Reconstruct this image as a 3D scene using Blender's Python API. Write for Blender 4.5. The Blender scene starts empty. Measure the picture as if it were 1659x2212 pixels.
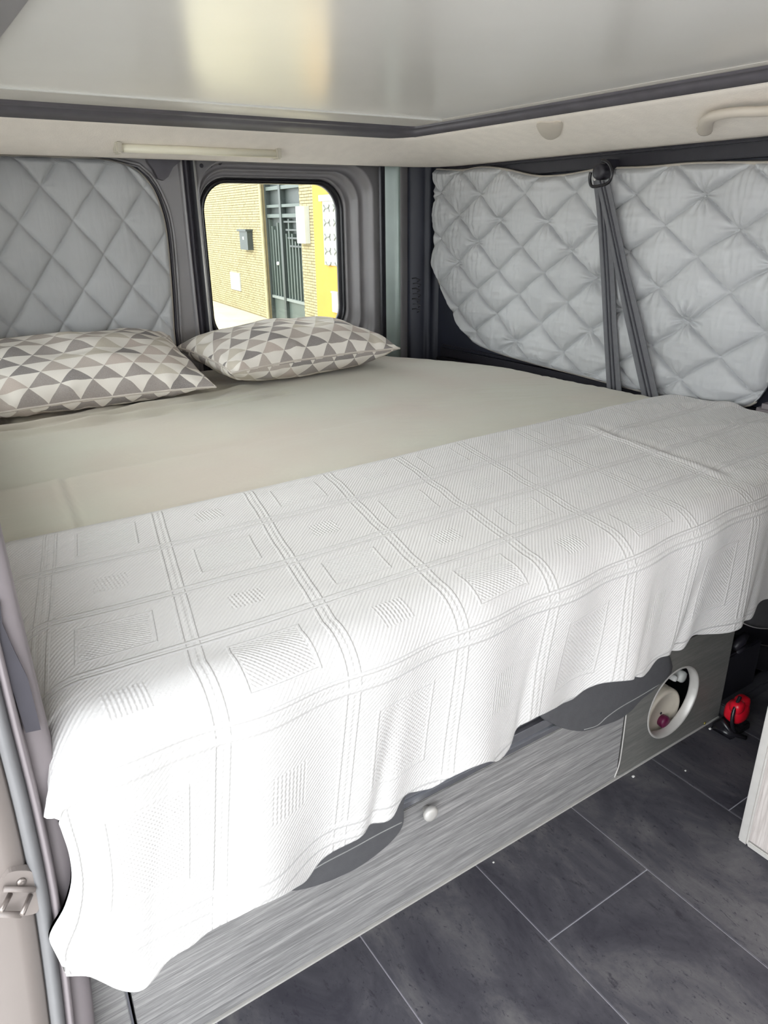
import bpy, bmesh, math, random
from mathutils import Vector, Matrix, noise
random.seed(7)
PI = math.pi
S = bpy.context.scene
COL = S.collection

# ------------------------------------------------------------------ camera
W_PX, H_PX, FL = 1659.0, 2212.0, 1575.67
YAW, PITCH, ROLL = math.radians(56.4456), math.radians(-21.965), math.radians(-0.697)
CAM = Vector((0, 0, 1.0))
_f = Vector((math.cos(PITCH) * math.cos(YAW), math.cos(PITCH) * math.sin(YAW), math.sin(PITCH)))
_r = _f.cross(Vector((0, 0, 1))).normalized()
_u = _r.cross(_f)
_c, _s = math.cos(ROLL), math.sin(ROLL)
CR = _c * _r + _s * _u
CU = -_s * _r + _c * _u
cam_data = bpy.data.cameras.new('camera')
cam_data.sensor_fit = 'VERTICAL'
cam_data.sensor_height = 36.0
cam_data.lens = FL / H_PX * 36.0
cam_data.clip_start = 0.02
cam = bpy.data.objects.new('camera', cam_data)
COL.objects.link(cam)
M = Matrix((CR, CU, -_f)).transposed().to_4x4()
M.translation = CAM
cam.matrix_world = M
S.camera = cam


def at(px, py, axis, val):
    """world point seen at photo pixel (px, py) on the plane axis = val"""
    d = CR * ((px - W_PX / 2) / FL) - CU * ((py - H_PX / 2) / FL) + _f
    i = 'xyz'.index(axis)
    return CAM + d * ((val - CAM[i]) / d[i])


# ------------------------------------------------------------------ world, sun, exposure
wd = bpy.data.worlds.new('sky')
S.world = wd
wd.use_nodes = True
nt = wd.node_tree
bg = nt.nodes['Background']
bg.inputs[0].default_value = (0.93, 0.97, 1.0, 1)
bg.inputs[1].default_value = 2.7
sd = bpy.data.lights.new('sun', 'SUN')
sd.energy = 0.8
sd.angle = math.radians(25)
sd.color = (1.0, 0.96, 0.9)
sun = bpy.data.objects.new('sun', sd)
COL.objects.link(sun)
sun.rotation_euler = Vector((-0.85, 0.28, 0.50)).to_track_quat('Z', 'Y').to_euler()
S.view_settings.view_transform = 'Standard'
S.view_settings.look = 'None'
S.view_settings.gamma = 1.0
S.view_settings.use_curve_mapping = False
S.view_settings.exposure = 1.02
S.cycles.max_bounces = 10
S.cycles.diffuse_bounces = 6
S.cycles.sample_clamp_indirect = 8


# ------------------------------------------------------------------ materials
def srgb(r, g, b):
    def c(v):
        v /= 255.0
        return v / 12.92 if v <= 0.04045 else ((v + 0.055) / 1.055) ** 2.4
    return (c(r), c(g), c(b), 1)


class NB:
    """small node builder"""
    def __init__(self, name, rough=0.6, metal=0.0, spec=0.5):
        self.m = bpy.data.materials.new(name)
        self.m.use_nodes = True
        self.t = self.m.node_tree
        self.b = self.t.nodes['Principled BSDF']
        self.b.inputs['Roughness'].default_value = rough
        self.b.inputs['Metallic'].default_value = metal
        self.b.inputs['Specular IOR Level'].default_value = spec

    def n(self, kind, **kw):
        nd = self.t.nodes.new(kind)
        for k, v in kw.items():
            setattr(nd, k, v)
        return nd

    def link(self, a, b):
        self.t.links.new(a, b)

    def val(self, sock, v):
        if isinstance(v, (int, float)):
            sock.default_value = v
        elif isinstance(v, tuple):
            sock.default_value = v
        else:
            self.link(v, sock)

    def math(self, op, a, b=None, c=None):
        nd = self.n('ShaderNodeMath', operation=op)
        self.val(nd.inputs[0], a)
        if b is not None:
            self.val(nd.inputs[1], b)
        if c is not None:
            self.val(nd.inputs[2], c)
        return nd.outputs[0]

    def coord(self, which='Object'):
        return self.n('ShaderNodeTexCoord').outputs[which]

    def uv(self, name):
        nd = self.n('ShaderNodeUVMap')
        nd.uv_map = name
        return nd.outputs[0]

    def mapping(self, vec, scale=(1, 1, 1), rot=(0, 0, 0)):
        nd = self.n('ShaderNodeMapping')
        nd.inputs['Scale'].default_value = scale
        nd.inputs['Rotation'].default_value = rot
        self.link(vec, nd.inputs[0])
        return nd.outputs[0]

    def noise(self, vec, scale, detail=3, rough=0.5, dist=0):
        nd = self.n('ShaderNodeTexNoise')
        nd.inputs['Scale'].default_value = scale
        nd.inputs['Detail'].default_value = detail
        nd.inputs['Roughness'].default_value = rough
        nd.inputs['Distortion'].default_value = dist
        self.link(vec, nd.inputs['Vector'])
        return nd.outputs[0]

    def ramp(self, fac, stops):
        nd = self.n('ShaderNodeValToRGB')
        el = nd.color_ramp.elements
        while len(el) < len(stops):
            el.new(0.5)
        for e, (p, c) in zip(el, stops):
            e.position = p
            e.color = c
        self.link(fac, nd.inputs[0])
        return nd.outputs[0]

    def mix(self, fac, a, b, blend='MIX'):
        nd = self.n('ShaderNodeMix', data_type='RGBA', blend_type=blend)
        self.val(nd.inputs[0], fac)
        self.val(nd.inputs[6], a)
        self.val(nd.inputs[7], b)
        return nd.outputs[2]

    def color(self, v):
        self.val(self.b.inputs['Base Color'], v)

    def bump(self, h, strength=0.5, dist=0.002):
        nd = self.n('ShaderNodeBump')
        nd.inputs['Strength'].default_value = strength
        nd.inputs['Distance'].default_value = dist
        self.link(h, nd.inputs['Height'])
        self.link(nd.outputs[0], self.b.inputs['Normal'])


def plain(name, col, rough=0.6, metal=0.0, spec=0.5, var=0.06, nscale=30, bump=0.0, bdist=0.001):
    k = NB(name, rough, metal, spec)
    o = k.coord()
    nz = k.noise(o, nscale, 3)
    lo = tuple(max(0, c * (1 - var)) for c in col[:3]) + (1,)
    hi = tuple(min(1, c * (1 + var)) for c in col[:3]) + (1,)
    k.color(k.ramp(nz, [(0.3, lo), (0.7, hi)]))
    if bump:
        k.bump(k.noise(o, nscale * 8, 2), bump, bdist)
    return k.m


def make_materials():
    D = {}
    D['ceiling'] = plain('glossy_ceiling_panel', srgb(232, 230, 226), 0.22, 0, 0.7, 0.02, 4)
    D['alu'] = plain('brushed_aluminium', srgb(190, 192, 198), 0.35, 0.9, 0.5, 0.04, 60)
    D['alu_white'] = plain('pale_anodised_edge', srgb(205, 202, 198), 0.4, 0.2, 0.5, 0.03, 60)
    D['band'] = plain('grey_frame_band', srgb(200, 196, 190), 0.4, 0, 0.5, 0.03, 20)
    D['rubber'] = plain('dark_rubber', srgb(62, 60, 68), 0.55, 0, 0.5, 0.08, 40)
    D['rubber2'] = plain('dark_roof_gasket', srgb(92, 89, 96), 0.5, 0, 0.5, 0.1, 25)
    D['black'] = plain('black_plastic', srgb(36, 34, 42), 0.45, 0, 0.5, 0.1, 40)
    D['black_gloss'] = plain('black_gloss_plastic', srgb(28, 27, 32), 0.25, 0, 0.5, 0.05, 40)
    D['headliner'] = plain('beige_headliner_felt', srgb(236, 229, 221), 0.95, 0, 0.1, 0.03, 30, 0.35, 0.0015)
    D['handle'] = plain('beige_handle_plastic', srgb(205, 196, 184), 0.5, 0, 0.4, 0.02, 30)
    D['body'] = plain('grey_painted_metal', srgb(140, 137, 139), 0.34, 0.1, 0.6, 0.05, 8)
    D['body_dark'] = plain('dark_grey_painted_metal', srgb(66, 66, 72), 0.28, 0.15, 0.7, 0.08, 8)
    D['body_green'] = plain('grey_green_pillar_metal', srgb(138, 150, 145), 0.3, 0.2, 0.7, 0.08, 8)
    D['body_night'] = plain('near_black_side_trim', srgb(40, 42, 54), 0.5, 0, 0.5, 0.12, 10)
    D['body_paint'] = plain('pale_exterior_paint', srgb(128, 120, 116), 0.4, 0, 0.5, 0.04, 6)
    D['steel'] = plain('striker_steel', srgb(150, 142, 138), 0.35, 0.8, 0.5, 0.05, 60)
    D['lamp_body'] = plain('cream_lamp_housing', srgb(196, 190, 176), 0.4, 0, 0.5, 0.02, 30)
    D['lamp_tube'] = plain('ivory_lamp_diffuser', srgb(238, 233, 214), 0.3, 0, 0.5, 0.01, 30)
    D['seal'] = plain('post_rubber_seal', srgb(112, 112, 114), 0.65, 0, 0.5, 0.05, 30)
    D['post'] = plain('post_inner_trim', srgb(128, 121, 124), 0.5, 0, 0.4, 0.05, 12)
    D['flap'] = plain('charcoal_upholstery', srgb(92, 92, 95), 0.8, 0, 0.2, 0.06, 60, 0.3, 0.001)
    D['stitch'] = plain('pale_stitching', srgb(160, 160, 160), 0.8)
    D['strap'] = plain('grey_belt_webbing', srgb(104, 104, 108), 0.7, 0, 0.3, 0.06, 80)
    D['strap_dark'] = plain('dark_belt_stripe', srgb(66, 66, 72), 0.7, 0, 0.3, 0.06, 80)
    D['red'] = plain('red_plastic', srgb(205, 18, 40), 0.3, 0, 0.5, 0.05, 20)
    D['purple'] = plain('purple_plastic', srgb(98, 22, 62), 0.4, 0, 0.5, 0.05, 20)
    D['white_can'] = plain('off_white_enamel', srgb(214, 205, 190), 0.45, 0, 0.5, 0.06, 25)
    D['white_box'] = plain('weathered_white_box', srgb(176, 178, 172), 0.6, 0, 0.3, 0.05, 6)
    D['white'] = plain('white_plastic', srgb(225, 225, 222), 0.4, 0, 0.5, 0.02, 30)
    D['brass'] = plain('brass_screw', srgb(190, 175, 90), 0.3, 0.9)
    D['gate'] = plain('grey_green_gate_paint', srgb(72, 82, 77), 0.5, 0.1, 0.5, 0.08, 5)
    D['gate_dark'] = plain('dark_grey_gate_frame', srgb(50, 57, 55), 0.5, 0.1, 0.5, 0.08, 5)  # darker grey-green for the gate frame and mailbox
    D['brick'] = plain('yellow_brick', srgb(152, 142, 110), 0.85, 0, 0.2, 0.16, 9)
    D['mortar'] = plain('pale_mortar', srgb(120, 108, 80), 0.9, 0, 0.2, 0.08, 9)
    D['yellow'] = plain('yellow_render', srgb(178, 137, 66), 0.85, 0, 0.2, 0.05, 3)
    D['pave'] = plain('cream_pavement', srgb(184, 176, 144), 0.9, 0, 0.2, 0.06, 3)
    D['road'] = plain('pale_bounce_street', srgb(212, 209, 205), 0.9, 0, 0.2, 0.08, 3)  # street made pale to bounce light up onto ceiling and headliner
    D['rail_pale'] = plain('worn_rail_paint', srgb(112, 118, 114), 0.6)
    D['grout'] = plain('pale_floor_grout', srgb(165, 163, 172), 0.6, 0, 0.3, 0.05, 40)
    D['underlay'] = plain('mattress_ticking', srgb(150, 146, 140), 0.9)
    D['dust'] = plain('white_crumb', srgb(215, 213, 210), 0.7)

    # slate tiles
    k = NB('slate_look_vinyl', 0.5, 0, 0.35)
    o = k.n('ShaderNodeNewGeometry').outputs['Position']
    a = k.noise(k.mapping(o, (2.0, 1, 1), (0, 0, 0.15)), 5, 7, 0.68, 0.5)
    b = k.noise(o, 90, 4, 0.7)
    c1 = k.ramp(a, [(0.34, srgb(54, 53, 61)), (0.5, srgb(76, 75, 81)), (0.66, srgb(106, 104, 106))])
    d = k.noise(k.mapping(o, (3.2, 1.0, 1), (0, 0, 0.12)), 13, 6, 0.78, 0.3)
    dk = k.ramp(d, [(0.33, (0, 0, 0, 1)), (0.42, (1, 1, 1, 1))])
    c2 = k.mix(k.math('MULTIPLY', b, 0.45), c1, srgb(56, 55, 62))
    sp_ = k.ramp(k.noise(k.mapping(o, (2.0, 1.0, 1), (0, 0, 0.1)), 60, 5, 0.8, 0.3), [(0.34, (0, 0, 0, 1)), (0.42, (1, 1, 1, 1))])
    c2 = k.mix(sp_, srgb(46, 44, 54), c2)
    k.color(k.mix(dk, srgb(50, 48, 56), c2))
    k.bump(k.math('ADD', a, k.math('MULTIPLY', b, 0.3)), 0.25, 0.002)
    D['tile'] = k.m

    # grey streaked laminate (grain along one world axis)
    def laminate(name, scale, lo, mid, hi):
        k = NB(name, 0.45, 0, 0.4)
        o = k.n('ShaderNodeNewGeometry').outputs['Position']
        v = k.mapping(o, scale)
        a = k.noise(v, 1.0, 6, 0.7, 0.15)
        b = k.noise(k.mapping(o, tuple(s * 3.1 for s in scale)), 1.0, 4, 0.7)
        f = k.math('ADD', k.math('MULTIPLY', a, 0.62), k.math('MULTIPLY', b, 0.38))
        k.color(k.ramp(f, [(0.36, lo), (0.5, mid), (0.64, hi)]))
        k.bump(f, 0.25, 0.0008)
        return k.m
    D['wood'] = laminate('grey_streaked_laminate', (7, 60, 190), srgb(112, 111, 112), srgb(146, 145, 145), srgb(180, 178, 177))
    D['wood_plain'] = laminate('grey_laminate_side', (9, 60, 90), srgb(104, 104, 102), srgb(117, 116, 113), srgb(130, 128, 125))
    D['wood_v'] = laminate('pale_grained_laminate', (140, 140, 7), srgb(168, 160, 156), srgb(196, 188, 184), srgb(214, 208, 204))

    # sheet
    k = NB('taupe_bed_sheet', 0.85, 0, 0.15)
    k.b.inputs['Sheen Weight'].default_value = 0.25
    o = k.coord()
    a = k.noise(o, 3.0, 2)
    k.color(k.ramp(a, [(0.35, srgb(190, 180, 168)), (0.65, srgb(192, 190, 176))]))
    w = k.noise(k.mapping(o, (14, 30, 10), (0, 0, 0.6)), 1.0, 3, 0.6, 1.0)
    k.bump(w, 0.25, 0.004)
    D['sheet'] = k.m

    # quilt fabric
    k = NB('silver_grey_quilt_fabric', 0.5, 0, 0.4)
    k.b.inputs['Sheen Weight'].default_value = 0.15
    o = k.coord()
    a = k.noise(o, 5, 3)
    k.color(k.ramp(a, [(0.3, srgb(178, 179, 181)), (0.7, srgb(192, 193, 195))]))
    fz = k.noise(k.mapping(o, (60, 60, 14)), 1.0, 3, 0.6, 0.8)
    k.bump(fz, 0.25, 0.003)
    D['quilt'] = k.m
    D['binding'] = plain('beige_quilt_binding', srgb(172, 165, 156), 0.8, 0, 0.2, 0.04, 40)

    # woven blanket: relief only
    k = NB('white_woven_cotton', 0.9, 0, 0.12)
    k.b.inputs['Sheen Weight'].default_value = 0.3
    k.color(srgb(204, 202, 201))
    cell = k.n('ShaderNodeSeparateXYZ')
    k.link(k.uv('cell'), cell.inputs[0])
    cu, cv = cell.outputs[0], cell.outputs[1]
    met = k.n('ShaderNodeSeparateXYZ')
    k.link(k.uv('metric'), met.inputs[0])
    mu, mv = met.outputs[0], met.outputs[1]

    def ab(x):
        return k.math('ABSOLUTE', x)

    def band(x, c, w):   # 1 inside |x-c|<w, soft
        nd = k.n('ShaderNodeMapRange', interpolation_type='SMOOTHSTEP')
        k.link(ab(k.math('SUBTRACT', x, c)), nd.inputs[0])
        nd.inputs[1].default_value = w
        nd.inputs[2].default_value = w * 0.35
        return nd.outputs[0]
    fu = k.math('SUBTRACT', cu, k.math('ROUND', cu))      # distance to the nearest grid line
    fv = k.math('SUBTRACT', cv, k.math('ROUND', cv))
    lines = k.math('MAXIMUM', band(ab(fu), 0.05, 0.017), k.math('MULTIPLY', band(ab(fv), 0.05, 0.026), 2.6))
    lines = k.math('MAXIMUM', lines, k.math('MULTIPLY', k.math('MAXIMUM', band(fu, 0.0, 0.02), band(fv, 0.0, 0.02)), 0.35))
    gu = ab(k.math('SUBTRACT', k.math('FRACT', cu), 0.5))  # distance to the cell centre
    gv = ab(k.math('SUBTRACT', k.math('FRACT', cv), 0.5))
    gm = k.math('MAXIMUM', gu, gv)
    par = k.math('MODULO', ab(k.math('ADD', k.math('FLOOR', cu), k.math('FLOOR', cv))), 2.0)
    rect = k.math('MULTIPLY', band(gm, 0.27, 0.015), par)
    inside_small = k.math('LESS_THAN', gm, 0.14)
    inside_mid = k.math('LESS_THAN', gm, 0.24)
    npar = k.math('SUBTRACT', 1.0, par)
    s1 = k.math('SINE', k.math('MULTIPLY', k.math('ADD', mu, mv), 2 * PI / 0.0065))
    s2 = k.math('SINE', k.math('MULTIPLY', k.math('SUBTRACT', mu, mv), 2 * PI / 0.0055))
    s3 = k.math('SINE', k.math('MULTIPLY', mu, 2 * PI / 0.005))
    pad = k.math('MULTIPLY', k.math('MULTIPLY', inside_small, npar), k.math('MULTIPLY_ADD', s3, 0.5, 1.0))
    mid = k.math('MULTIPLY', k.math('MULTIPLY', inside_mid, par), k.math('MULTIPLY', s2, 0.3))
    tw = k.math('MULTIPLY', s1, 0.24)
    fin = k.noise(k.uv('metric'), 420, 2)
    h = k.math('ADD', k.math('MULTIPLY', lines, 1.6), k.math('MULTIPLY', rect, 1.3))
    h = k.math('ADD', h, k.math('MULTIPLY', pad, 0.8))
    h = k.math('ADD', h, k.math('ADD', mid, tw))
    h = k.math('ADD', h, k.math('MULTIPLY', fin, 0.5))
    k.bump(h, 0.55, 0.0017)
    D['blanket'] = k.m

    # triangle print for the cushions
    k = NB('triangle_print_cotton', 0.85, 0, 0.15)
    sp = k.n('ShaderNodeSeparateXYZ')
    k.link(k.uv('print'), sp.inputs[0])
    u, v = sp.outputs[0], sp.outputs[1]
    row = k.math('FLOOR', v)
    fvv = k.math('FRACT', v)
    sh = k.math('MULTIPLY', k.math('MODULO', ab(row), 2.0), 0.5)
    uu = k.math('ADD', u, sh)
    colm = k.math('FLOOR', uu)
    fuu = k.math('FRACT', uu)
    half = k.math('MULTIPLY', k.math('SUBTRACT', 1.0, fvv), 0.5)
    dd = k.math('SUBTRACT', half, ab(k.math('SUBTRACT', fuu, 0.5)))   # > 0 inside the upright triangle
    up = k.math('GREATER_THAN', dd, 0.0)
    cmb = k.n('ShaderNodeCombineXYZ')
    k.link(colm, cmb.inputs[0]); k.link(row, cmb.inputs[1]); k.link(up, cmb.inputs[2])
    wn = k.n('ShaderNodeTexWhiteNoise', noise_dimensions='3D')
    k.link(cmb.outputs[0], wn.inputs[0])
    rnd = wn.outputs[0]
    nd = k.n('ShaderNodeValToRGB')
    nd.color_ramp.interpolation = 'CONSTANT'
    el = nd.color_ramp.elements
    stops = [(0.0, srgb(150, 141, 138)), (0.22, srgb(184, 172, 164)), (0.45, srgb(206, 197, 182)), (0.66, srgb(122, 115, 116)), (0.80, srgb(196, 181, 172))]
    while len(el) < len(stops):
        el.new(0.5)
    for e, (p, c) in zip(el, stops):
        e.position = p; e.color = c
    k.link(rnd, nd.inputs[0])
    cream = srgb(240, 234, 226)
    col = k.mix(up, cream, nd.outputs[0])
    weave = k.noise(k.coord(), 500, 2)
    col = k.mix(k.math('MULTIPLY', k.math('MULTIPLY', weave, up), 0.35), col, cream)
    k.color(col)
    k.bump(k.noise(k.coord(), 350, 2), 0.3, 0.001)
    D['print'] = k.m

    # glass
    k = NB('window_glass', 0.0)
    out = k.t.nodes['Material Output']
    tr = k.n('ShaderNodeBsdfTransparent')
    tr.inputs[0].default_value = (0.97, 0.985, 0.975, 1)
    gl = k.n('ShaderNodeBsdfGlossy')
    gl.inputs['Roughness'].default_value = 0.02
    fr = k.n('ShaderNodeFresnel')
    fr.inputs[0].default_value = 1.35
    mx = k.n('ShaderNodeMixShader')
    k.link(fr.outputs[0], mx.inputs[0]); k.link(tr.outputs[0], mx.inputs[1]); k.link(gl.outputs[0], mx.inputs[2])
    k.link(mx.outputs[0], out.inputs['Surface'])
    D['glass'] = k.m
    return D


MT = make_materials()


# ------------------------------------------------------------------ mesh helpers
def link_mesh(name, verts, faces, mat, parent=None, smooth=False, uvs=None, kind=None):
    me = bpy.data.meshes.new(name)
    me.from_pydata([tuple(v) for v in verts], [], faces)
    me.validate()
    me.update()
    if smooth:
        me.polygons.foreach_set('use_smooth', [True] * len(me.polygons))
    if uvs:
        for un, fn in uvs.items():
            layer = me.uv_layers.new(name=un)
            for lp in me.loops:
                layer.data[lp.index].uv = fn[lp.vertex_index]
    me.materials.append(mat)
    o = bpy.data.objects.new(name, me)
    COL.objects.link(o)
    if parent is not None:
        o.parent = parent
    if kind:
        o['kind'] = kind
    return o


def tag(o, label, cat, group=None):
    o['label'] = label
    o['category'] = cat
    if group:
        o['group'] = group
    return o


def empty(name, loc=(0, 0, 0), label=None, cat=None, group=None, kind=None):
    o = bpy.data.objects.new(name, None)
    o.empty_display_size = 0.05
    COL.objects.link(o)
    o.location = loc
    if label:
        tag(o, label, cat, group)
    if kind:
        o['kind'] = kind
    bpy.context.view_layer.update()
    return o


class MB:
    """collects shapes in world coordinates; build() makes ONE mesh object"""
    def __init__(self):
        self.v, self.f = [], []

    def add(self, vs, fs):
        o = len(self.v)
        self.v += [Vector(a) for a in vs]
        self.f += [tuple(i + o for i in f) for f in fs]
        return self

    def box(self, x0, x1, y0, y1, z0, z1, bev=0.0):
        if bev <= 0:
            vs = [(x, y, z) for z in (z0, z1) for y in (y0, y1) for x in (x0, x1)]
            return self.add(vs, [(0, 2, 3, 1), (4, 5, 7, 6), (0, 1, 5, 4), (2, 6, 7, 3), (0, 4, 6, 2), (1, 3, 7, 5)])
        bm = bmesh.new()
        bmesh.ops.create_cube(bm, size=1)
        for q in bm.verts:
            q.co = Vector(((x0 + x1) / 2 + q.co.x * (x1 - x0), (y0 + y1) / 2 + q.co.y * (y1 - y0), (z0 + z1) / 2 + q.co.z * (z1 - z0)))
        bmesh.ops.bevel(bm, geom=list(bm.edges), offset=bev, segments=2, affect='EDGES')
        bm.verts.index_update()
        self.add([q.co.copy() for q in bm.verts], [tuple(q.index for q in f.verts) for f in bm.faces])
        bm.free()
        return self

    def tube(self, path, r, n=10, closed=False, cap=True, flat=1.0, updir=None):
        pts = [Vector(p) for p in path]
        N = len(pts)
        rs = r if isinstance(r, (list, tuple)) else [r] * N
        vs, fs = [], []
        prev = None
        for i, p in enumerate(pts):
            if closed:
                t = pts[(i + 1) % N] - pts[i - 1]
            else:
                t = pts[min(i + 1, N - 1)] - pts[max(i - 1, 0)]
            t.normalize()
            if prev is None:
                a = Vector(updir) if updir else (Vector((0, 0, 1)) if abs(t.z) < 0.9 else Vector((1, 0, 0)))
            else:
                a = prev
            nrm = (a - t * a.dot(t)).normalized()
            prev = nrm
            bn = t.cross(nrm)
            for k in range(n):
                an = 2 * PI * k / n
                vs.append(p + nrm * (math.cos(an) * rs[i] * flat) + bn * (math.sin(an) * rs[i]))
        rings = N if closed else N - 1
        for i in range(rings):
            j = (i + 1) % N
            for k in range(n):
                fs.append((i * n + k, i * n + (k + 1) % n, j * n + (k + 1) % n, j * n + k))
        if cap and not closed:
            fs.append(tuple(range(n - 1, -1, -1)))
            fs.append(tuple((N - 1) * n + k for k in range(n)))
        return self.add(vs, fs)

    def prism(self, poly, axis, a, b):
        """poly: list of 2D points in the two other axes (cyclic order kept x,y,z); extruded from a to b"""
        i = 'xyz'.index(axis)
        oth = [k for k in range(3) if k != i]
        vs = []
        for d in (a, b):
            for p in poly:
                q = [0, 0, 0]
                q[i] = d; q[oth[0]] = p[0]; q[oth[1]] = p[1]
                vs.append(q)
        n = len(poly)
        fs = [tuple(range(n)), tuple(range(2 * n - 1, n - 1, -1))]
        fs += [(k, k + n, (k + 1) % n + n, (k + 1) % n) for k in range(n)]
        return self.add(vs, fs)

    def grid(self, rows):
        n, m = len(rows), len(rows[0])
        vs = [p for r in rows for p in r]
        fs = [(i * m + j, i * m + j + 1, (i + 1) * m + j + 1, (i + 1) * m + j) for i in range(n - 1) for j in range(m - 1)]
        return self.add(vs, fs)

    def lathe(self, prof, origin, axis, n=24):
        """prof: (radius, distance along axis)"""
        ax = Vector(axis).normalized()
        a = ax.orthogonal().normalized()
        b = ax.cross(a)
        o = Vector(origin)
        rows = []
        for r, d in prof:
            rows.append([o + ax * d + a * (r * math.cos(2 * PI * k / n)) + b * (r * math.sin(2 * PI * k / n)) for k in range(n)])
        vs = [p for r in rows for p in r]
        fs = [(i * n + k, i * n + (k + 1) % n, (i + 1) * n + (k + 1) % n, (i + 1) * n + k) for i in range(len(rows) - 1) for k in range(n)]
        fs.append(tuple(range(n - 1, -1, -1)))
        fs.append(tuple((len(rows) - 1) * n + k for k in range(n)))
        return self.add(vs, fs)

    def build(self, name, mat, parent=None, smooth=False, kind=None, angle=None):
        off, q_ = Vector((0, 0, 0)), parent
        while q_ is not None:
            off, q_ = off + q_.location, q_.parent
        o = link_mesh(name, [v - off for v in self.v], self.f, mat, parent, smooth, None, kind)
        bm = bmesh.new()
        bm.from_mesh(o.data)
        bmesh.ops.recalc_face_normals(bm, faces=bm.faces)
        if angle:
            for e in bm.edges:
                if len(e.link_faces) == 2 and e.calc_face_angle(0) > math.radians(angle):
                    e.smooth = False
            for f in bm.faces:
                f.smooth = True
        bm.to_mesh(o.data)
        bm.free()
        return o


def catmull(pts, n=8, closed=False):
    P = [Vector(p) for p in pts]
    out = []
    N = len(P)
    segs = N if closed else N - 1
    for i in range(segs):
        p0 = P[(i - 1) % N] if closed or i > 0 else P[0]
        p1, p2 = P[i % N], P[(i + 1) % N]
        p3 = P[(i + 2) % N] if closed or i + 2 < N else P[-1]
        for k in range(n):
            t = k / n
            out.append(0.5 * ((2 * p1) + (p2 - p0) * t + (2 * p0 - 5 * p1 + 4 * p2 - p3) * t * t + (3 * p1 - p0 - 3 * p2 + p3) * t ** 3))
    if not closed:
        out.append(P[-1])
    return out


def interp(tab, x):
    if x <= tab[0][0]:
        return tab[0][1]
    for (a, b), (c, d) in zip(tab, tab[1:]):
        if x <= c:
            t = (x - a) / (c - a) if c > a else 0
            return b + (d - b) * t
    return tab[-1][1]


def smooth_interp(tab, x):
    """monotone-parameter Catmull-Rom through table points"""
    if x <= tab[0][0]:
        return tab[0][1]
    if x >= tab[-1][0]:
        return tab[-1][1]
    for i in range(len(tab) - 1):
        if x <= tab[i + 1][0]:
            x0, y0 = tab[i]
            x1, y1 = tab[i + 1]
            m0 = (y1 - tab[i - 1][1]) / (x1 - tab[i - 1][0]) if i > 0 else (y1 - y0) / (x1 - x0)
            m1 = (tab[i + 2][1] - y0) / (tab[i + 2][0] - x0) if i + 2 < len(tab) else (y1 - y0) / (x1 - x0)
            h = x1 - x0
            t = (x - x0) / h
            return ((2 * t ** 3 - 3 * t * t + 1) * y0 + (t ** 3 - 2 * t * t + t) * h * m0 + (-2 * t ** 3 + 3 * t * t) * y1 + (t ** 3 - t * t) * h * m1)


def rrect(x0, x1, z0, z1, r, n=12):
    """rounded rectangle, 4*(n+1) points, counter-clockwise from the lower right"""
    out = []
    for cx, cz, a0 in ((x1 - r, z0 + r, -PI / 2), (x1 - r, z1 - r, 0), (x0 + r, z1 - r, PI / 2), (x0 + r, z0 + r, PI)):
        for k in range(n + 1):
            a = a0 + PI / 2 * k / n
            out.append((cx + r * math.cos(a), cz + r * math.sin(a)))
    return out


# ================================================================== THE SETTING
FLOOR_Y0, FLOOR_Y1 = -1.1, 0.69
TW, TL = 0.2275, 0.455            # tile pitch
X_A = 0.6215                      # a joint between two columns of tiles
Y_J = 0.508                       # a cross joint

floor = MB().box(-0.02, 1.76, FLOOR_Y0, 2.4, -0.05, -0.0016).build('floor', MT['grout'], kind='structure')
floor['label'] = 'dark slate-look tiled floor with pale joints'


def build_tiles():
    g = 0.0011
    meshes = {}
    for c in range(-3, 6):
        x0, x1 = X_A + c * TW + g, X_A + (c + 1) * TW - g
        x0, x1 = max(x0, -0.02), min(x1, 1.755)
        if x1 - x0 < 0.02:
            continue
        yoff = Y_J if c % 2 == 0 else Y_J - TL / 2
        for rr in range(-4, 2):
            y0, y1 = yoff + rr * TL + g, yoff + (rr + 1) * TL - g
            y0, y1 = max(y0, FLOOR_Y0), min(y1, 0.86)
            if y1 - y0 < 0.02:
                continue
            key = (round(x1 - x0, 4), round(y1 - y0, 4))
            if key not in meshes:
                w, l = (x1 - x0) / 2, (y1 - y0) / 2
                b = 0.0007
                vs = [(-w, -l, -0.003), (w, -l, -0.003), (w, l, -0.003), (-w, l, -0.003),
                      (-w, -l, -b), (w, -l, -b), (w, l, -b), (-w, l, -b),
                      (-w + b, -l + b, 0), (w - b, -l + b, 0), (w - b, l - b, 0), (-w + b, l - b, 0)]
                fs = [(3, 2, 1, 0), (8, 9, 10, 11)]
                for k in range(4):
                    q = (k + 1) % 4
                    fs += [(k, q, q + 4, k + 4), (k + 4, q + 4, q + 8, k + 8)]
                me = bpy.data.meshes.new('floor_tile')
                me.from_pydata(vs, [], fs)
                me.materials.append(MT['tile'])
                meshes[key] = me
            o = bpy.data.objects.new('floor_tile', meshes[key])
            COL.objects.link(o)
            o.parent = floor
            o.location = ((x0 + x1) / 2, (y0 + y1) / 2, 0)


build_tiles()

# ceiling panel (glossy, reflects the rear window) and the roof above
ceil = MB().box(0.222, 1.40, -1.1, 1.80, 1.25, 1.275, 0.003).build('ceiling', MT['ceiling'], kind='structure')
MB().box(0.222, 1.40, 1.796, 1.804, 1.2465, 1.262).build('edge_strip', MT['white'], ceil)
MB().box(1.399, 1.404, -1.1, 1.803, 1.2485, 1.262).build('edge_strip', MT['band'], ceil)
MB().box(-0.05, 1.8, -1.1, 2.45, 1.30, 1.34).build('roof', MT['body'], kind='structure')


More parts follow.
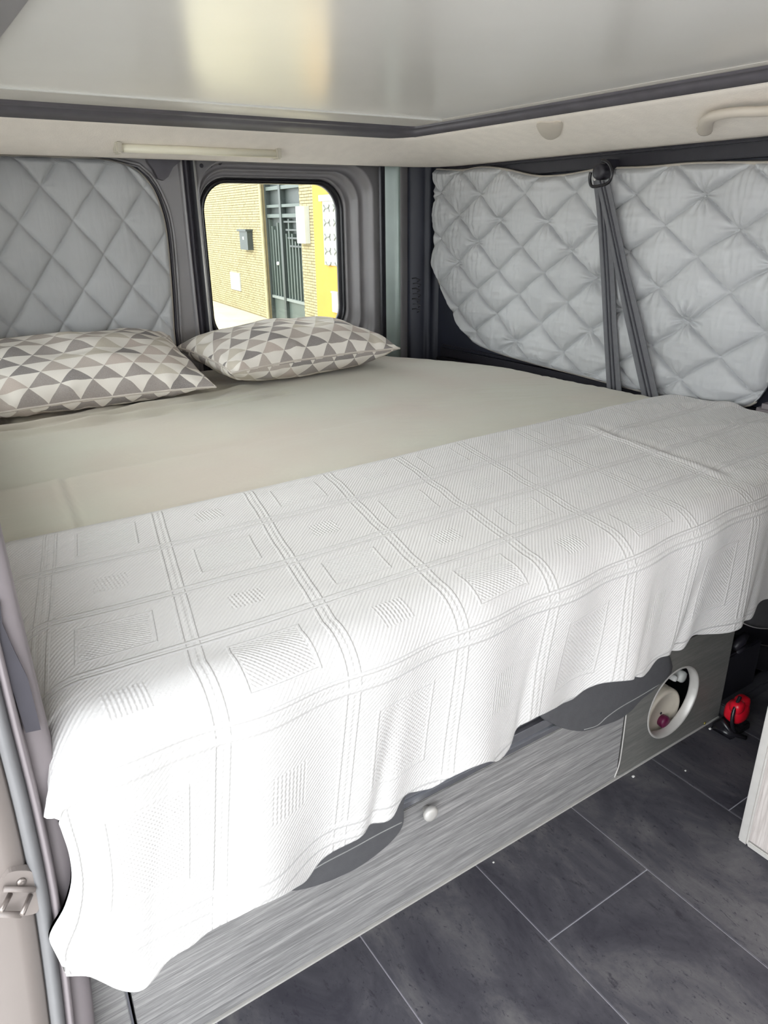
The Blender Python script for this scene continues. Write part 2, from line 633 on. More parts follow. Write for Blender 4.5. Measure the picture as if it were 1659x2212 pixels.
def ring_pts(xs, yr, z, rad, left=-0.04, front=-1.1, n=10):
    """L-shaped line: along the rear from the left, round the corner, along the right side to the front"""
    pts = []
    for k in range(13):
        pts.append(Vector((left + (xs - rad - left) * k / 12, yr, z)))
    for k in range(1, n):
        a = PI / 2 * (1 - k / n)
        pts.append(Vector((xs - rad + rad * math.cos(a), yr - rad + rad * math.sin(a), z)))
    for k in range(13):
        pts.append(Vector((xs, yr - rad + (front - yr + rad) * k / 12, z)))
    return pts


def ring_band(name, mat, prof, kind='structure', parent=None):
    rows = [ring_pts(*p) for p in prof]
    return MB().grid(rows).build(name, mat, parent, smooth=True, kind=kind)


ring_band('trim_1', MT['band'], [(1.400, 1.799, 1.262, 0.004), (1.406, 1.815, 1.251, 0.01), (1.414, 1.94, 1.246, 0.02), (1.418, 1.965, 1.251, 0.025)])
ring_band('trim_2', MT['rubber2'], [(1.416, 1.962, 1.252, 0.02), (1.420, 1.968, 1.243, 0.025), (1.424, 1.98, 1.2405, 0.03), (1.427, 1.99, 1.243, 0.03), (1.431, 2.00, 1.236, 0.035), (1.447, 2.045, 1.222, 0.05), (1.455, 2.055, 1.24, 0.05)])
HL = [(1.440, 2.035, 1.232, 0.05), (1.446, 2.043, 1.2225, 0.055), (1.462, 2.062, 1.216, 0.06), (1.53, 2.095, 1.197, 0.08), (1.61, 2.14, 1.174, 0.10), (1.68, 2.185, 1.159, 0.12), (1.703, 2.20, 1.157, 0.13), (1.712, 2.21, 1.164, 0.13), (1.715, 2.215, 1.19, 0.13)]
hl = ring_band('trim_3', MT['headliner'], HL)
hl['label'] = 'beige felt headliner frame round the ceiling panel'
# dark edge of the roof opening over the sliding door (upper left corner of the photo)
MB().box(0.10, 0.222, -1.1, 1.86, 1.235, 1.30, 0.006).build('trim_4', MT['body'], kind='structure')
MB().box(-0.05, 0.10, -1.1, 2.0, 1.22, 1.30).build('trim_5', MT['body_dark'], kind='structure')
# closes the roof void behind the headliner
MB().box(-0.04, 1.8, 2.20, 2.45, 1.185, 1.32).build('trim_6', MT['body_dark'], kind='structure')

# far side wall: dark lower body, dark rail over the quilt
wr = MB()
wr.box(1.745, 1.80, -1.1, 2.45, -0.05, 1.31)
wall_right = wr.build('wall_right', MT['body_night'], kind='structure')
rail = MB()
for z0, z1, x0 in ((1.118, 1.150, 1.722), (1.150, 1.158, 1.712), (1.104, 1.114, 1.728)):
    rail.box(x0, 1.75, -1.1, 2.2, z0, z1, 0.003)
rail.build('upper_rail', MT['black'], wall_right)
MB().box(-0.09, 1.80, -1.15, -1.1, -0.05, 0.70).box(-0.09, 1.80, -1.15, -1.1, 1.20, 1.31).build('wall_front', MT['headliner'], kind='structure')  # unseen wall added to cut front light; its gap lets daylight in
low = MB()
for z0, z1, x0 in ((0.40, 0.500, 1.712), (0.500, 0.512, 1.702), (0.515, 0.545, 1.722), (0.550, 0.556, 1.728)):
    low.box(x0, 1.75, 0.70, 2.2, z0, z1, 0.003)
low.build('window_ledge', MT['black'], wall_right)
lowp = MB()
a0 = at(925, 560, 'y', 2.28)
lowp.grid([[Vector((1.735, 2.20, z)), Vector((1.738, 2.0, z)), Vector((1.742, 1.8, z))] for z in (0.40, 0.5, 0.6, 0.75, 0.85)])
lowp.build('lower_panel', MT['body_night'], wall_right)

# near side wall behind the door post (out of view, closes the body) and the unseen front wall, which cuts light on the blanket
wlm = MB()
wlm.box(-0.09, -0.045, 0.66, 2.45, -0.05, 0.70).box(-0.09, -0.045, 0.66, 2.45, 1.14, 1.31).box(-0.09, -0.045, 0.66, 0.74, 0.70, 1.14).box(-0.09, -0.045, 2.05, 2.45, 0.70, 1.14)
wlm.box(-0.09, -0.045, -1.1, -0.45, -0.05, 1.31)
wall_left = wlm.build('wall_left', MT['headliner'], kind='structure')
MB().box(-0.07, -0.066, 0.74, 2.05, 0.70, 1.14).build('added_window', MT['glass'], kind='structure')  # unseen window, put in to light the bed
MB().box(-0.05, 1.76, 0.70, 2.35, -0.02, 0.0).build('trim_7', MT['black'], kind='structure')

# rear wall below the doors' windows
MB().box(-0.06, 1.8, 2.40, 2.45, -0.05, 0.50).build('wall_rear', MT['body_dark'], kind='structure')


# ------------------------------------------------------------------ rear doors
YD = 2.36


def build_door_2():
    d = empty('door_2', (1.2, YD, 0.5), kind='structure')
    d['label'] = 'right rear door with its uncovered window'
    win = rrect(0.905, 1.392, 0.622, 1.106, 0.085)
    mid = rrect(0.890, 1.408, 0.607, 1.121, 0.095)
    outer = rrect(0.888, 1.545, 0.52, 1.178, 0.10)
    rect = rrect(0.884, 1.560, 0.40, 1.215, 0.004)

    def lerp(a, b, t):
        return [(p[0] + (q[0] - p[0]) * t, p[1] + (q[1] - p[1]) * t) for p, q in zip(a, b)]

    def loft(levels, name, mat):
        m = MB()
        n = len(levels[0][0])
        vs, fs = [], []
        for loop, y in levels:
            vs += [(p[0], y, p[1]) for p in loop]
        for i in range(len(levels) - 1):
            for k in range(n):
                fs.append((i * n + k, i * n + (k + 1) % n, (i + 1) * n + (k + 1) % n, (i + 1) * n + k))
        m.add(vs, fs)
        return m.build(name, mat, d, smooth=True)
    loft([(win, YD + 0.025), (lerp(win, mid, 0.1), YD - 0.004), (lerp(win, mid, 0.5), YD - 0.009), (mid, YD - 0.003), (mid, YD + 0.01)], 'window_seal', MT['black_gloss'])
    loft([(mid, YD + 0.008), (lerp(mid, outer, 0.04), YD + 0.000), (lerp(mid, outer, 0.09), YD - 0.004), (lerp(mid, outer, 0.14), YD + 0.006),
          (lerp(mid, outer, 0.25), YD + 0.010), (lerp(mid, outer, 0.33), YD + 0.004), (lerp(mid, outer, 0.38), YD - 0.010), (lerp(mid, outer, 0.44), YD - 0.012), (lerp(mid, outer, 0.50), YD + 0.004),
          (lerp(mid, outer, 0.66), YD + 0.010), (lerp(mid, outer, 0.74), YD - 0.002), (lerp(mid, outer, 0.80), YD - 0.016), (lerp(mid, outer, 0.88), YD - 0.018), (outer, YD - 0.002), (rect, YD - 0.000), (rect, YD + 0.03)], 'door_frame', MT['body'])
    g = MB().prism([(p[0], p[1]) for p in lerp(win, mid, 0.3)], 'y', YD + 0.014, YD + 0.018).build('window_pane', MT['glass'], d)
    # three holes in the pressed corner
    for px, py in ((435, 358), (455, 357), (475, 352)):
        p = at(px, py, 'y', YD - 0.002)
        MB().lathe([(0.0045, 0), (0.0062, 0.0005), (0.0062, 0.003), (0.0045, 0.0035)], (p.x, YD - 0.0035, p.z), (0, 1, 0), 14).build('plug', MT['black'], d)
    # bright pressed edge beside the central seal
    MB().tube([(0.886, YD - 0.004, 0.45), (0.886, YD - 0.006, 0.8), (0.886, YD - 0.004, 1.2)], 0.0035, 8).build('edge_flange', MT['alu_white'], d, smooth=True)
    return d


build_door_2()


def quilt(name, plane, pval, left, right, z0, z1, lattice, depth, label, parent=None, nu=230, nv=190, seed=0, pleat=1.0):
    """padded diamond quilt on plane axis=pval; left/right: functions of z giving the horizontal extent; faces the camera"""
    (u0, pu, v0, pv, slope) = lattice
    verts, faces = [], []
    sgn = -1

    def height(h, z):
        U = (h - u0) / pu
        V = (z - v0 - slope * (h - u0)) / pv
        wob = 0.11 * pleat * noise.noise(Vector((h * 4.5, z * 5, seed))) + 0.02 * noise.noise(Vector((h * 16, z * 16, seed)))
        a, b = U + V + wob, U - V - 0.7 * wob
        da, db = abs(math.sin(PI * a)), abs(math.sin(PI * b))
        puff = math.sqrt((1 - math.exp(-da * 3.4)) * (1 - math.exp(-db * 3.4))) * (0.55 + 0.45 * (da * db) ** 0.35) - 0.10 * (math.exp(-(da / 0.07) ** 2) + math.exp(-(db / 0.07) ** 2))
        puff = max(puff, -0.12)
        # pleats radiating from the stitched crossings
        ra, rb = round(a), round(b)
        if (ra + rb) % 2 == 0:
            pass
        Un, Vn = (ra + rb) / 2, (ra - rb) / 2
        nh, nz = u0 + Un * pu, v0 + slope * (u0 + Un * pu - u0) + Vn * pv
        dx, dz = h - nh, z - nz
        r = math.hypot(dx, dz)
        th = math.atan2(dz, dx)
        key = noise.noise(Vector((ra * 1.7 + 3.1, rb * 2.3 + 1.7, seed + 5.0)))
        amp = pleat * max(0.0, key + 0.12)
        nf = 9 + int(5 * abs(key))
        pl = amp * math.cos(nf * th + key * 9) * math.exp(-((r - 0.016) / 0.026) ** 2) * min(1, r / 0.006)
        w2 = (noise.noise(Vector((h * 18, z * 70, seed + 9))) * 0.09 + noise.noise(Vector((h * 85, z * 16, seed + 2))) * 0.09) * pleat
        return depth * (0.15 + puff * (0.85 + w2) + 0.5 * pl * max(puff, 0.0) ** 0.3)
    for j in range(nv + 1):
        tv = j / nv
        tv = 0.5 - 0.5 * math.cos(PI * tv) if False else tv
        z = z0(0) + (z1(0) - z0(0)) * tv
        hl_, hr_ = left(z), right(z)
        for i in range(nu + 1):
            h = hl_ + (hr_ - hl_) * i / nu
            zz = z
            if j == nv:
                zz = z1(h)
            zt = z1(h)
            if zz > zt:
                zz = zt
            zb = z0(h)
            if zz < zb:
                zz = zb
            edge = min((zt - zz), (zz - zb), abs(h - hl_), abs(hr_ - h))
            fade = min(1.0, max(0.0, edge) / 0.014)
            fade = fade ** 0.5
            gm_ = max(0.0, noise.noise(Vector((h * 5, 1.5, seed))) + 0.15)
            gather = 0.10 * depth * gm_ * math.sin(h * 430 + 6 * noise.noise(Vector((h * 8, zz * 6, 2)))) * math.exp(-((zt - zz) / 0.045) ** 2) if plane == 'x' else 0.0
            d = max(0.0, height(h, zz) + gather * 2.2) * fade + 0.002
            if plane == 'x':
                verts.append((pval - d, h, zz))
            else:
                verts.append((h, pval - d, zz))
    for j in range(nv):
        for i in range(nu):
            a = j * (nu + 1) + i
            faces.append((a, a + 1, a + nu + 2, a + nu + 1))
    # flat back
    n0 = len(verts)
    border = [i for i in range(nu + 1)] + [j * (nu + 1) + nu for j in range(1, nv + 1)] + [nv * (nu + 1) + i for i in range(nu - 1, -1, -1)] + [j * (nu + 1) for j in range(nv - 1, 0, -1)]
    for b in border:
        v = verts[b]
        verts.append((pval + 0.0035, v[1], v[2]) if plane == 'x' else (v[0], pval + 0.0035, v[2]))
    nb = len(border)
    for k in range(nb):
        faces.append((border[k], border[(k + 1) % nb], n0 + (k + 1) % nb, n0 + k))
    faces.append(tuple(n0 + k for k in range(nb)))
    return verts, faces, [Vector(verts[b]) for b in border]


# --- far side window quilt: outline read on its own plane
QX = 1.716
def qp(px, py):
    p = at(px, py, 'x', QX)
    return (p.y, p.z)
low_px = [(941, 572), (950, 608), (968, 645), (985, 680), (1002, 710), (1030, 741), (1080, 762), (1150, 783), (1240, 806), (1330, 830), (1420, 852), (1500, 864), (1560, 873), (1605, 877), (1632, 868), (1652, 845)]
low_pts = [qp(*p) for p in low_px]            # (y, z), y decreasing
top_px = [(941, 366), (1000, 368), (1040, 362), (1090, 366), (1160, 381), (1220, 379), (1300, 366), (1400, 362), (1500, 354), (1659, 352)]
top_pts = [qp(*p) for p in top_px]
yl = low_pts[0][0]
yr = low_pts[-1][0] - 0.004
low_tab = sorted([(y, z) for y, z in low_pts])
low_tab = [(yr - 0.012, low_tab[0][1] + 0.05)] + low_tab
top_tab = sorted([(y, z) for y, z in top_pts])
# horizontal extent for each z
def q_far(z):     # largest y (towards the rear)
    tab = sorted([(zz, yy) for yy, zz in low_pts[:9]])
    return smooth_interp(tab, z)
def q_near(z):
    tab = sorted([(zz, yy) for yy, zz in low_pts[-4:]])
    y = smooth_interp(tab, z)
    return min(y, yr + 0.02) if z < tab[-1][0] else yr - 0.004 - 0.0 * z
zmin = min(z for _, z in low_pts)
vs, fs, bd = quilt('q', 'x', QX, lambda z: q_near(z), lambda z: q_far(z), lambda h: max(zmin, smooth_interp(low_tab, h)) if h else zmin,
                   lambda h: smooth_interp(top_tab, h) if h else max(z for _, z in top_pts) + 0.0, (1.15 + 0.007, 0.206, 1.043, 0.147, 0.03), 0.031, None, nu=420, nv=230, seed=3)
fq = empty('window_quilt', (QX, 1.5, 0.55), 'large silver-grey quilted thermal cover on the far side window, behind the seat belt', 'window cover', 'quilted thermal window covers')
off = fq.matrix_world.translation
link_mesh('quilted_pad', [Vector(v) - off for v in vs], fs, MT['quilt'], fq, True)
bt = MB().tube(bd[::3], 0.0045, 6, closed=True)
bt.build('binding', MT['binding'], fq, smooth=True)
p = at(1073, 628, 'x', QX - 0.018)
MB().lathe([(0.0048, 0), (0.006, 0.001), (0.0055, 0.004), (0.003, 0.006)], p, (-1, 0, 0), 14).build('snap', MT['white'], fq, smooth=True)
for px, py in ((1036, 405), (1442, 488), (1373, 424), (1496, 690), (1630, 736), (1525, 425), (1597, 497)):
    p = at(px, py, 'x', QX - 0.006)
    MB().lathe([(0.0034, 0), (0.0044, 0.001), (0.003, 0.0035)], p, (-1, 0, 0), 10).build('tuft_button', MT['quilt'], fq, smooth=True)

# --- left rear door: metal skin, gasket, quilt
def lq(px, py):
    p = at(px, py, 'y', YD - 0.03)
    return (p.z, p.x)
redge = sorted([lq(*p) for p in [(250, 349), (285, 360), (312, 380), (335, 412), (350, 450), (360, 490), (366, 540), (371, 600), (375, 660), (378, 715)]])
rz = redge[-1][0]
QL0, QL1 = 0.585, rz + 0.008
def lq_right(z):
    if z > redge[-2][0]:
        return smooth_interp(redge + [(QL1 + 0.0005, redge[-1][1] - 0.07)], z)
    return smooth_interp(redge, z)
vs, fs, bd = quilt('q', 'y', YD - 0.014, lambda z: 0.06, lq_right, lambda h: QL0, lambda h: QL1, (0.436, 0.1415, 0.908, 0.184, 0.0), 0.021, None, nu=260, nv=210, seed=11, pleat=0.3)
rq = empty('window_quilt', (0.4, YD - 0.014, 0.585), 'silver-grey quilted thermal cover on the left rear door, above the left cushion', 'window cover', 'quilted thermal window covers')
off = rq.matrix_world.translation
link_mesh('quilted_pad', [Vector(v) - off for v in vs], fs, MT['quilt'], rq, True)
MB().tube(bd[::3], 0.004, 6, closed=True).build('binding', MT['binding'], rq, smooth=True)
p = at(287, 702, 'y', YD - 0.028)
MB().lathe([(0.0055, 0), (0.007, 0.001), (0.006, 0.004), (0.003, 0.006)], p, (0, -1, 0), 14).build('snap', MT['white'], rq, smooth=True)

d1 = empty('door_1', (0.4, YD, 0.5), kind='structure')
d1['label'] = 'left rear door, its window under a quilted cover'
MB().box(-0.05, 0.838, YD, YD + 0.05, 0.40, 1.215).build('door_skin', MT['body'], d1)
gp = [Vector((lq_right(z) + 0.012 + 0.0, YD - 0.006, z)) for z in [0.58 + (QL1 - 0.58) * k / 24 for k in range(25)]]
gp += [Vector((x, YD - 0.006, QL1 + 0.012)) for x in (gp[-1].x - 0.03, 0.55, 0.4, 0.2, 0.0)]
MB().tube(gp, 0.0048, 8).build('window_gasket', MT['rubber'], d1, smooth=True)
gp2 = [g + Vector((0.016 if i < 20 else 0.01, 0.003, 0.0 if i < 20 else 0.012)) for i, g in enumerate(gp)]
MB().tube(gp2, 0.005, 8).build('pressed_rib', MT['body'], d1, smooth=True)
# hinge cover hanging from the headliner
hc = [at(*q, 'y', YD - 0.012) for q in ((312, 330), (388, 330), (386, 350), (372, 362), (362, 382), (352, 390), (340, 386), (330, 366), (318, 350))]
MB().prism([(q.x, q.z) for q in hc], 'y', YD - 0.02, YD - 0.001).build('hinge_cover', MT['rubber2'], d1)
# centre seals between the doors
cs = empty('trim_8', (0.86, YD, 0.4), kind='structure')
prof = [(0.836, 0.0), (0.840, -0.010), (0.846, -0.012), (0.850, 0.004), (0.855, -0.004), (0.861, -0.008), (0.866, 0.006), (0.872, 0.010), (0.878, 0.006), (0.884, 0.0)]
def zs(a, b, n): return [a + (b - a) * k / n for k in range(n + 1)]
for i0, i1, nm, mt in ((0, 3, 'inner_lip', 'body'), (3, 7, 'rubber_seal', 'rubber'), (7, 9, 'door_gap', 'black')):
    MB().grid([[Vector((x, YD + y, z)) for x, y in prof[i0:i1 + 1]] for z in zs(0.40, 1.20, 6)]).build(nm, MT[mt], cs, smooth=True)

# corner pillar between the rear door and the side window
cp = empty('trim_9', (1.62, 2.3, 0.4), kind='structure')
def col_at(px, y): return at(px, 540, 'y', y).x
PC = [(806, 2.362), (812, 2.372), (822, 2.385), (829, 2.372), (833, 2.355), (840, 2.350), (851, 2.345), (860, 2.338), (865, 2.326), (869, 2.325), (873, 2.338), (882, 2.335)]
PV = [Vector((col_at(a, y), y, 0)) for a, y in PC]
def pillar(i0, i1, nm, mt):
    MB().grid([[v + Vector((0, 0, z)) for v in PV[i0:i1 + 1]] for z in zs(0.40, 1.20, 8)]).build(nm, MT[mt], cp, smooth=True)
pillar(0, 4, 'door_gap', 'body_dark')
pillar(4, 8, 'pillar_face', 'body_green')
pillar(8, 11, 'pillar_ridge', 'body')
TC = [(880, 2.335), (883, 2.30), (890, 2.292), (915, 2.268), (919, 2.272), (922, 2.262), (932, 2.255), (936, 2.262), (944, 2.25)]
TV = [Vector((col_at(a, y), y, 0)) for a, y in TC] + [Vector((1.75, 2.24, 0))]
MB().grid([[v + Vector((0, 0, z)) for v in TV] for z in zs(0.40, 1.20, 8)]).build('pillar_trim', MT['body_night'], cp, smooth=True)
# louvre of raised hooks on the pillar trim
for k in range(7):
    p = at(898 + (k % 2) * 2, 604 + k * 11, 'y', 2.283)
    MB().tube([p + Vector((-0.012, 0.008, 0.004)), p + Vector((0, 0, 0.006)), p + Vector((0.012, -0.010, -0.002)), p + Vector((0.004, -0.004, -0.008))], 0.0022, 6).build('vent_louvre', MT['black_gloss'], cp, smooth=True)

# ------------------------------------------------------------------ door post at the left (rear jamb of the sliding door)
YP = 0.62
dp = empty('trim_10', (0.0, YP, 0.0), kind='structure')
dp['label'] = 'grey door post with rubber seal at the left edge'
def px_x(px, py): return at(px, py, 'y', YP)
L_SEAL_OUT = [(0.0, -0.030), (0.20, -0.0150), (0.30, -0.0065), (0.40, 0.0005), (0.50, 0.0035), (0.60, 0.0035), (0.70, 0.004), (1.25, 0.008)]
def seal_out(z): return smooth_interp(L_SEAL_OUT, z)
def strip(offs, name, mat, z0=-0.05, z1=1.24, n=40):
    """vertical moulding following the seal line; offs: list of (dx, y)"""
    rows = []
    for z in zs(z0, z1, n):
        wdt = 1.0 - 0.12 * max(0, min(1, (z - 0.4) / 0.4))
        rows.append([Vector((seal_out(z) + dx * wdt, y, z)) for dx, y in offs])
    return MB().grid(rows).build(name, mat, dp, smooth=True)
strip([(-0.30, YP - 0.01), (-0.10, YP + 0.004), (-0.06, YP + 0.0), (-0.02, YP - 0.004), (-0.004, YP - 0.002), (0.0, YP + 0.012)], 'outer_panel', MT['body_paint'])
strip([(-0.002, YP + 0.006), (0.0, YP - 0.008), (0.004, YP - 0.014), (0.009, YP - 0.012), (0.0125, YP - 0.003)], 'rubber_seal', MT['seal'])
strip([(0.0122, YP - 0.002), (0.014, YP - 0.010), (0.017, YP - 0.013), (0.020, YP - 0.009), (0.0215, YP + 0.004)], 'seal_lip', MT['post'])
strip([(0.021, YP + 0.004), (0.028, YP + 0.002), (0.040, YP + 0.004), (0.044, YP + 0.02), (0.045, YP + 0.04)], 'inner_trim', MT['post'])
strip([(-0.30, YP + 0.02), (0.039, YP + 0.045)], 'post_back', MT['body_dark'])
# dark plate on the inner trim above the blanket
pl = [at(*q, 'y', YP - 0.004) for q in ((0, 1300), (4, 1345), (28, 1400), (60, 1465), (88, 1575), (55, 1582), (30, 1500), (0, 1425))]
plm = MB().prism([(q.x, q.z) for q in pl], 'y', YP - 0.005, YP + 0.003)
plm.build('dark_plate', MT['rubber'], dp)

# door catch on the outer panel
ct = empty('door_striker', tuple(at(40, 1960, 'y', YP - 0.004)), 'pale metal door catch with one screw and two pins on the outer door post', 'door catch')
def cpt(px, py, y=YP - 0.008): return at(px, py, 'y', y)
pp = [cpt(*q) for q in ((0, 1915), (8, 1895), (25, 1880), (65, 1879), (72, 1895), (80, 1925), (84, 1955), (70, 1972), (2, 1975), (0, 1950))]
base = catmull([(q.x, 0, q.z) for q in pp], 4, closed=True)
MB().prism([(q.x, q.z) for q in base], 'y', YP - 0.010, YP - 0.001).build('plate', MT['body_paint'], ct)
q = cpt(45, 1901)
MB().lathe([(0.0042, 0), (0.0042, 0.002), (0.0032, 0.003), (0.001, 0.0028)], (q.x, YP - 0.0098, q.z), (0, -1, 0), 18).build('screw', MT['steel'], ct, smooth=True)
for a, b in (((22, 1932), (3, 1968)), ((66, 1934), (48, 1975))):
    A, B = cpt(*a, YP - 0.012), cpt(*b, YP - 0.030)
    MB().tube([A, B], 0.0024, 12).build('pin', MT['steel'], ct, smooth=True)
A, B = cpt(-8, 1975, YP - 0.016), cpt(46, 1976, YP - 0.016)
MB().tube([A, B], 0.003, 10).build('lower_lip', MT['body_paint'], ct, smooth=True)
A, B = cpt(8, 1921, YP - 0.014), cpt(76, 1921, YP - 0.014)
MB().tube([A, B], 0.0026, 10).build('upper_lip', MT['body_paint'], ct, smooth=True)

# ================================================================== BED
BZ = 0.55
# storage bench under the bed
DY = 0.675
bench = empty('storage_bench', (0.8, 0.9, 0.0), 'grey laminate storage bench under the bed with a round opening at its right end', 'bench')
MB().box(0.0722, 0.972, DY, DY + 0.016, 0.006, 0.196, 0.0012).build('front_panel', MT['wood'], bench)
MB().box(0.01, 0.066, DY + 0.001, DY + 0.017, 0.006, 0.24, 0.0012).build('side_strip', MT['wood'], bench)
MB().box(0.0662, 0.0684, DY - 0.001, DY + 0.012, 0.006, 0.24).build('edge_strip', MT['alu'], bench)
MB().box(0.01, 1.30, DY - 0.002, DY + 0.016, 0.0, 0.0032).build('bottom_strip', MT['alu_white'], bench)
# curved pale edge at the right end of the front panel
ce = [(0.9735, DY - 0.0005, 0.22), (0.9755, DY - 0.0005, 0.15), (0.9765, DY - 0.0005, 0.08), (0.975, DY - 0.0005, 0.035), (0.966, DY - 0.0005, 0.008)]
MB().tube(catmull(ce, 6), 0.0014, 6).build('curved_edge', MT['alu_white'], bench, smooth=True)
rl = MB()
rl.box(0.072, 0.80, DY - 0.001, DY + 0.02, 0.199, 0.209, 0.001)
rl.box(0.072, 0.80, DY + 0.004, DY + 0.02, 0.209, 0.216, 0.001)
rl.box(0.072, 0.80, DY - 0.001, DY + 0.02, 0.216, 0.232, 0.001)
rl.build('slide_rail', MT['alu'], bench)
MB().box(0.01, 1.30, DY + 0.008, DY + 0.03, 0.232, 0.42, 0.002).build('upper_fascia', MT['body_dark'], bench)
# right panel with a round hole
HC, HR = (1.123, 0.113), 0.0755
def holed():
    m = MB()
    n = 48
    x0, x1, z0, z1 = 0.9785, 1.300, 0.004, 0.250
    outer, inner = [], []
    for k in range(n):
        a = 2 * PI * k / n
        dx, dz = math.cos(a), math.sin(a)
        t = min(((x1 - HC[0]) / dx if dx > 1e-9 else (x0 - HC[0]) / dx if dx < -1e-9 else 9), ((z1 - HC[1]) / dz if dz > 1e-9 else (z0 - HC[1]) / dz if dz < -1e-9 else 9))
        outer.append((HC[0] + dx * t, HC[1] + dz * t))
        inner.append((HC[0] + dx * HR, HC[1] + dz * HR))
    # snap four rays to the corners
    for cx, cz in ((x0, z0), (x1, z0), (x1, z1), (x0, z1)):
        i = min(range(n), key=lambda k: (outer[k][0] - cx) ** 2 + (outer[k][1] - cz) ** 2)
        outer[i] = (cx, cz)
    vs = []
    for loop, y in ((outer, DY + 0.016), (outer, DY), (inner, DY), (inner, DY + 0.016)):
        vs += [(p[0], y, p[1]) for p in loop]
    fs = []
    for i in range(4):
        j = (i + 1) % 4
        for k in range(n):
            fs.append((i * n + k, i * n + (k + 1) % n, j * n + (k + 1) % n, j * n + k))
    return m.add(vs, fs)
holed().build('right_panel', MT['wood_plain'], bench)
m = MB()
n = 48
rows = []
for r, y in ((HR + 0.0035, DY - 0.0005), (HR + 0.001, DY - 0.002), (HR - 0.0015, DY + 0.0), (HR - 0.003, DY + 0.014), (HR - 0.003, DY + 0.017), (HR + 0.002, DY + 0.017)):
    rows.append([Vector((HC[0] + r * math.cos(2 * PI * k / n), y, HC[1] + r * math.sin(2 * PI * k / n))) for k in range(n + 1)])
m.grid(rows).build('opening_liner', MT['alu_white'], bench, smooth=True)
bx = MB().box(0.99, 1.29, 1.0, 1.02, 0.0, 0.4).box(0.98, 0.99, DY + 0.02, 1.02, 0, 0.4).box(1.285, 1.295, DY + 0.02, 1.02, 0, 0.4)
bx.build('inner_box', MT['black'], bench)
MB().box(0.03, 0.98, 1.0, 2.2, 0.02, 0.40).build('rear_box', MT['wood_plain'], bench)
MB().box(0.01, 1.66, 0.70, 2.28, 0.40, 0.42).build('bed_board', MT['black'], bench)
# screw near the panel's lower edge, brass
q = at(1522, 1562, 'y', DY - 0.001)
MB().lathe([(0.003, 0), (0.0036, 0.0012), (0.002, 0.002)], q, (0, -1, 0), 12).build('brass_screw', MT['brass'], bench, smooth=True)
# silver knob
q = at(922, 1749, 'y', DY - 0.004)
MB().lathe([(0.0055, -0.004), (0.0055, 0.003), (0.0105, 0.0045), (0.0122, 0.008), (0.0118, 0.0125), (0.008, 0.015), (0.003, 0.0155)], q, (0, -1, 0), 28).build('knob', MT['alu_white'], bench, smooth=True)

# canister inside the round opening
can = empty('canister', (1.10, 0.80, 0.0), 'cream round canister with a purple knob inside the bench opening', 'canister')
cc = at(1434, 1541, 'y', 0.702)
MB().lathe([(0.050, 0.15), (0.0535, 0.03), (0.0535, 0.004), (0.051, 0.0), (0.046, -0.001), (0.044, 0.0015), (0.0, 0.0012)][:-1] + [(0.002, 0.0015)], (cc.x, 0.702, cc.z), (0, 1, 0), 40).build('body', MT['white_can'], can, smooth=True)
q = at(1440, 1562, 'y', 0.690)
MB().lathe([(0.009, 0.018), (0.0125, 0.014), (0.0135, 0.004), (0.0115, 0.0), (0.004, -0.001)], q, (0, 1, 0), 20).build('knob', MT['purple'], can, smooth=True)
q = at(1428, 1541, 'y', 0.7015)
MB().lathe([(0.0025, -0.0006), (0.003, 0.0005), (0.002, 0.001)], q, (0, 1, 0), 10).build('slot', MT['black'], can)
MB().box(cc.x - 0.03, cc.x + 0.03, 0.75, 0.84, 0.0, cc.z - 0.045).build('foot', MT['black'], can)
for (px, py, r, lab) in ((1478, 1464, 0.013, 'white cap at the top of the round bench opening'), (1461, 1467, 0.007, 'small white cap beside the larger one in the bench opening')):
    q = at(px, py, 'y', 0.715)
    o = empty('bottle_cap', q, lab, 'cap')
    MB().lathe([(r * 0.9, 0.03), (r, 0.02), (r, 0.004), (r * 0.85, 0.0), (r * 0.4, -0.001)], q, (0, 1, 0), 18).build('cap', MT['white'], o, smooth=True)
    MB().lathe([(r * 0.8, 0.03), (r * 1.1, 0.06), (r * 1.1, 0.27), (r * 0.5, 0.275)], q, (0, 1, 0), 18).build('bottle', MT['black'], o, smooth=True)

# upholstery flaps hanging over the bench
def flap(name, pts, y0, label, seam, extra=None):
    e = empty(name, tuple(at(*pts[0], 'y', y0)), label, 'flap', 'upholstery flaps over the bench')
    P = catmull([at(px, py, 'y', y0) for px, py in pts], 4, closed=True)
    vs, fs = [], []
    n = len(P)
    cx = sum((q.x for q in P)) / n; cz = sum((q.z for q in P)) / n
    for sc, y in ((1.0, y0 + 0.006), (1.0, y0 + 0.002), (0.985, y0), (0.9, y0 - 0.0015)):
        vs += [(cx + (q.x - cx) * sc, y, cz + (q.z - cz) * sc) for q in P]
    fs = [tuple(range(n)), tuple(range(4 * n - 1, 3 * n - 1, -1))]
    for i in range(3):
        for k in range(n):
            fs.append((i * n + k, i * n + (k + 1) % n, (i + 1) * n + (k + 1) % n, (i + 1) * n + k))
    MB().add(vs, fs).build('fabric', MT['flap'], e, angle=40)
    s = catmull([at(px, py, 'y', y0 - 0.0018) for px, py in seam], 6)
    MB().tube(s, 0.0009, 6).build('seam', MT['stitch'], e, smooth=True)
    return e
flap('upholstery_flap', [(872, 1690), (873, 1740), (873, 1778), (856, 1808), (820, 1842), (770, 1877), (710, 1905), (660, 1921), (622, 1926), (596, 1915), (590, 1880), (600, 1700), (760, 1600)], 0.664,
     'charcoal upholstery flap left of the silver knob, under the blanket hem', [(868, 1776), (820, 1800), (760, 1833), (690, 1870), (640, 1905), (622, 1925)])
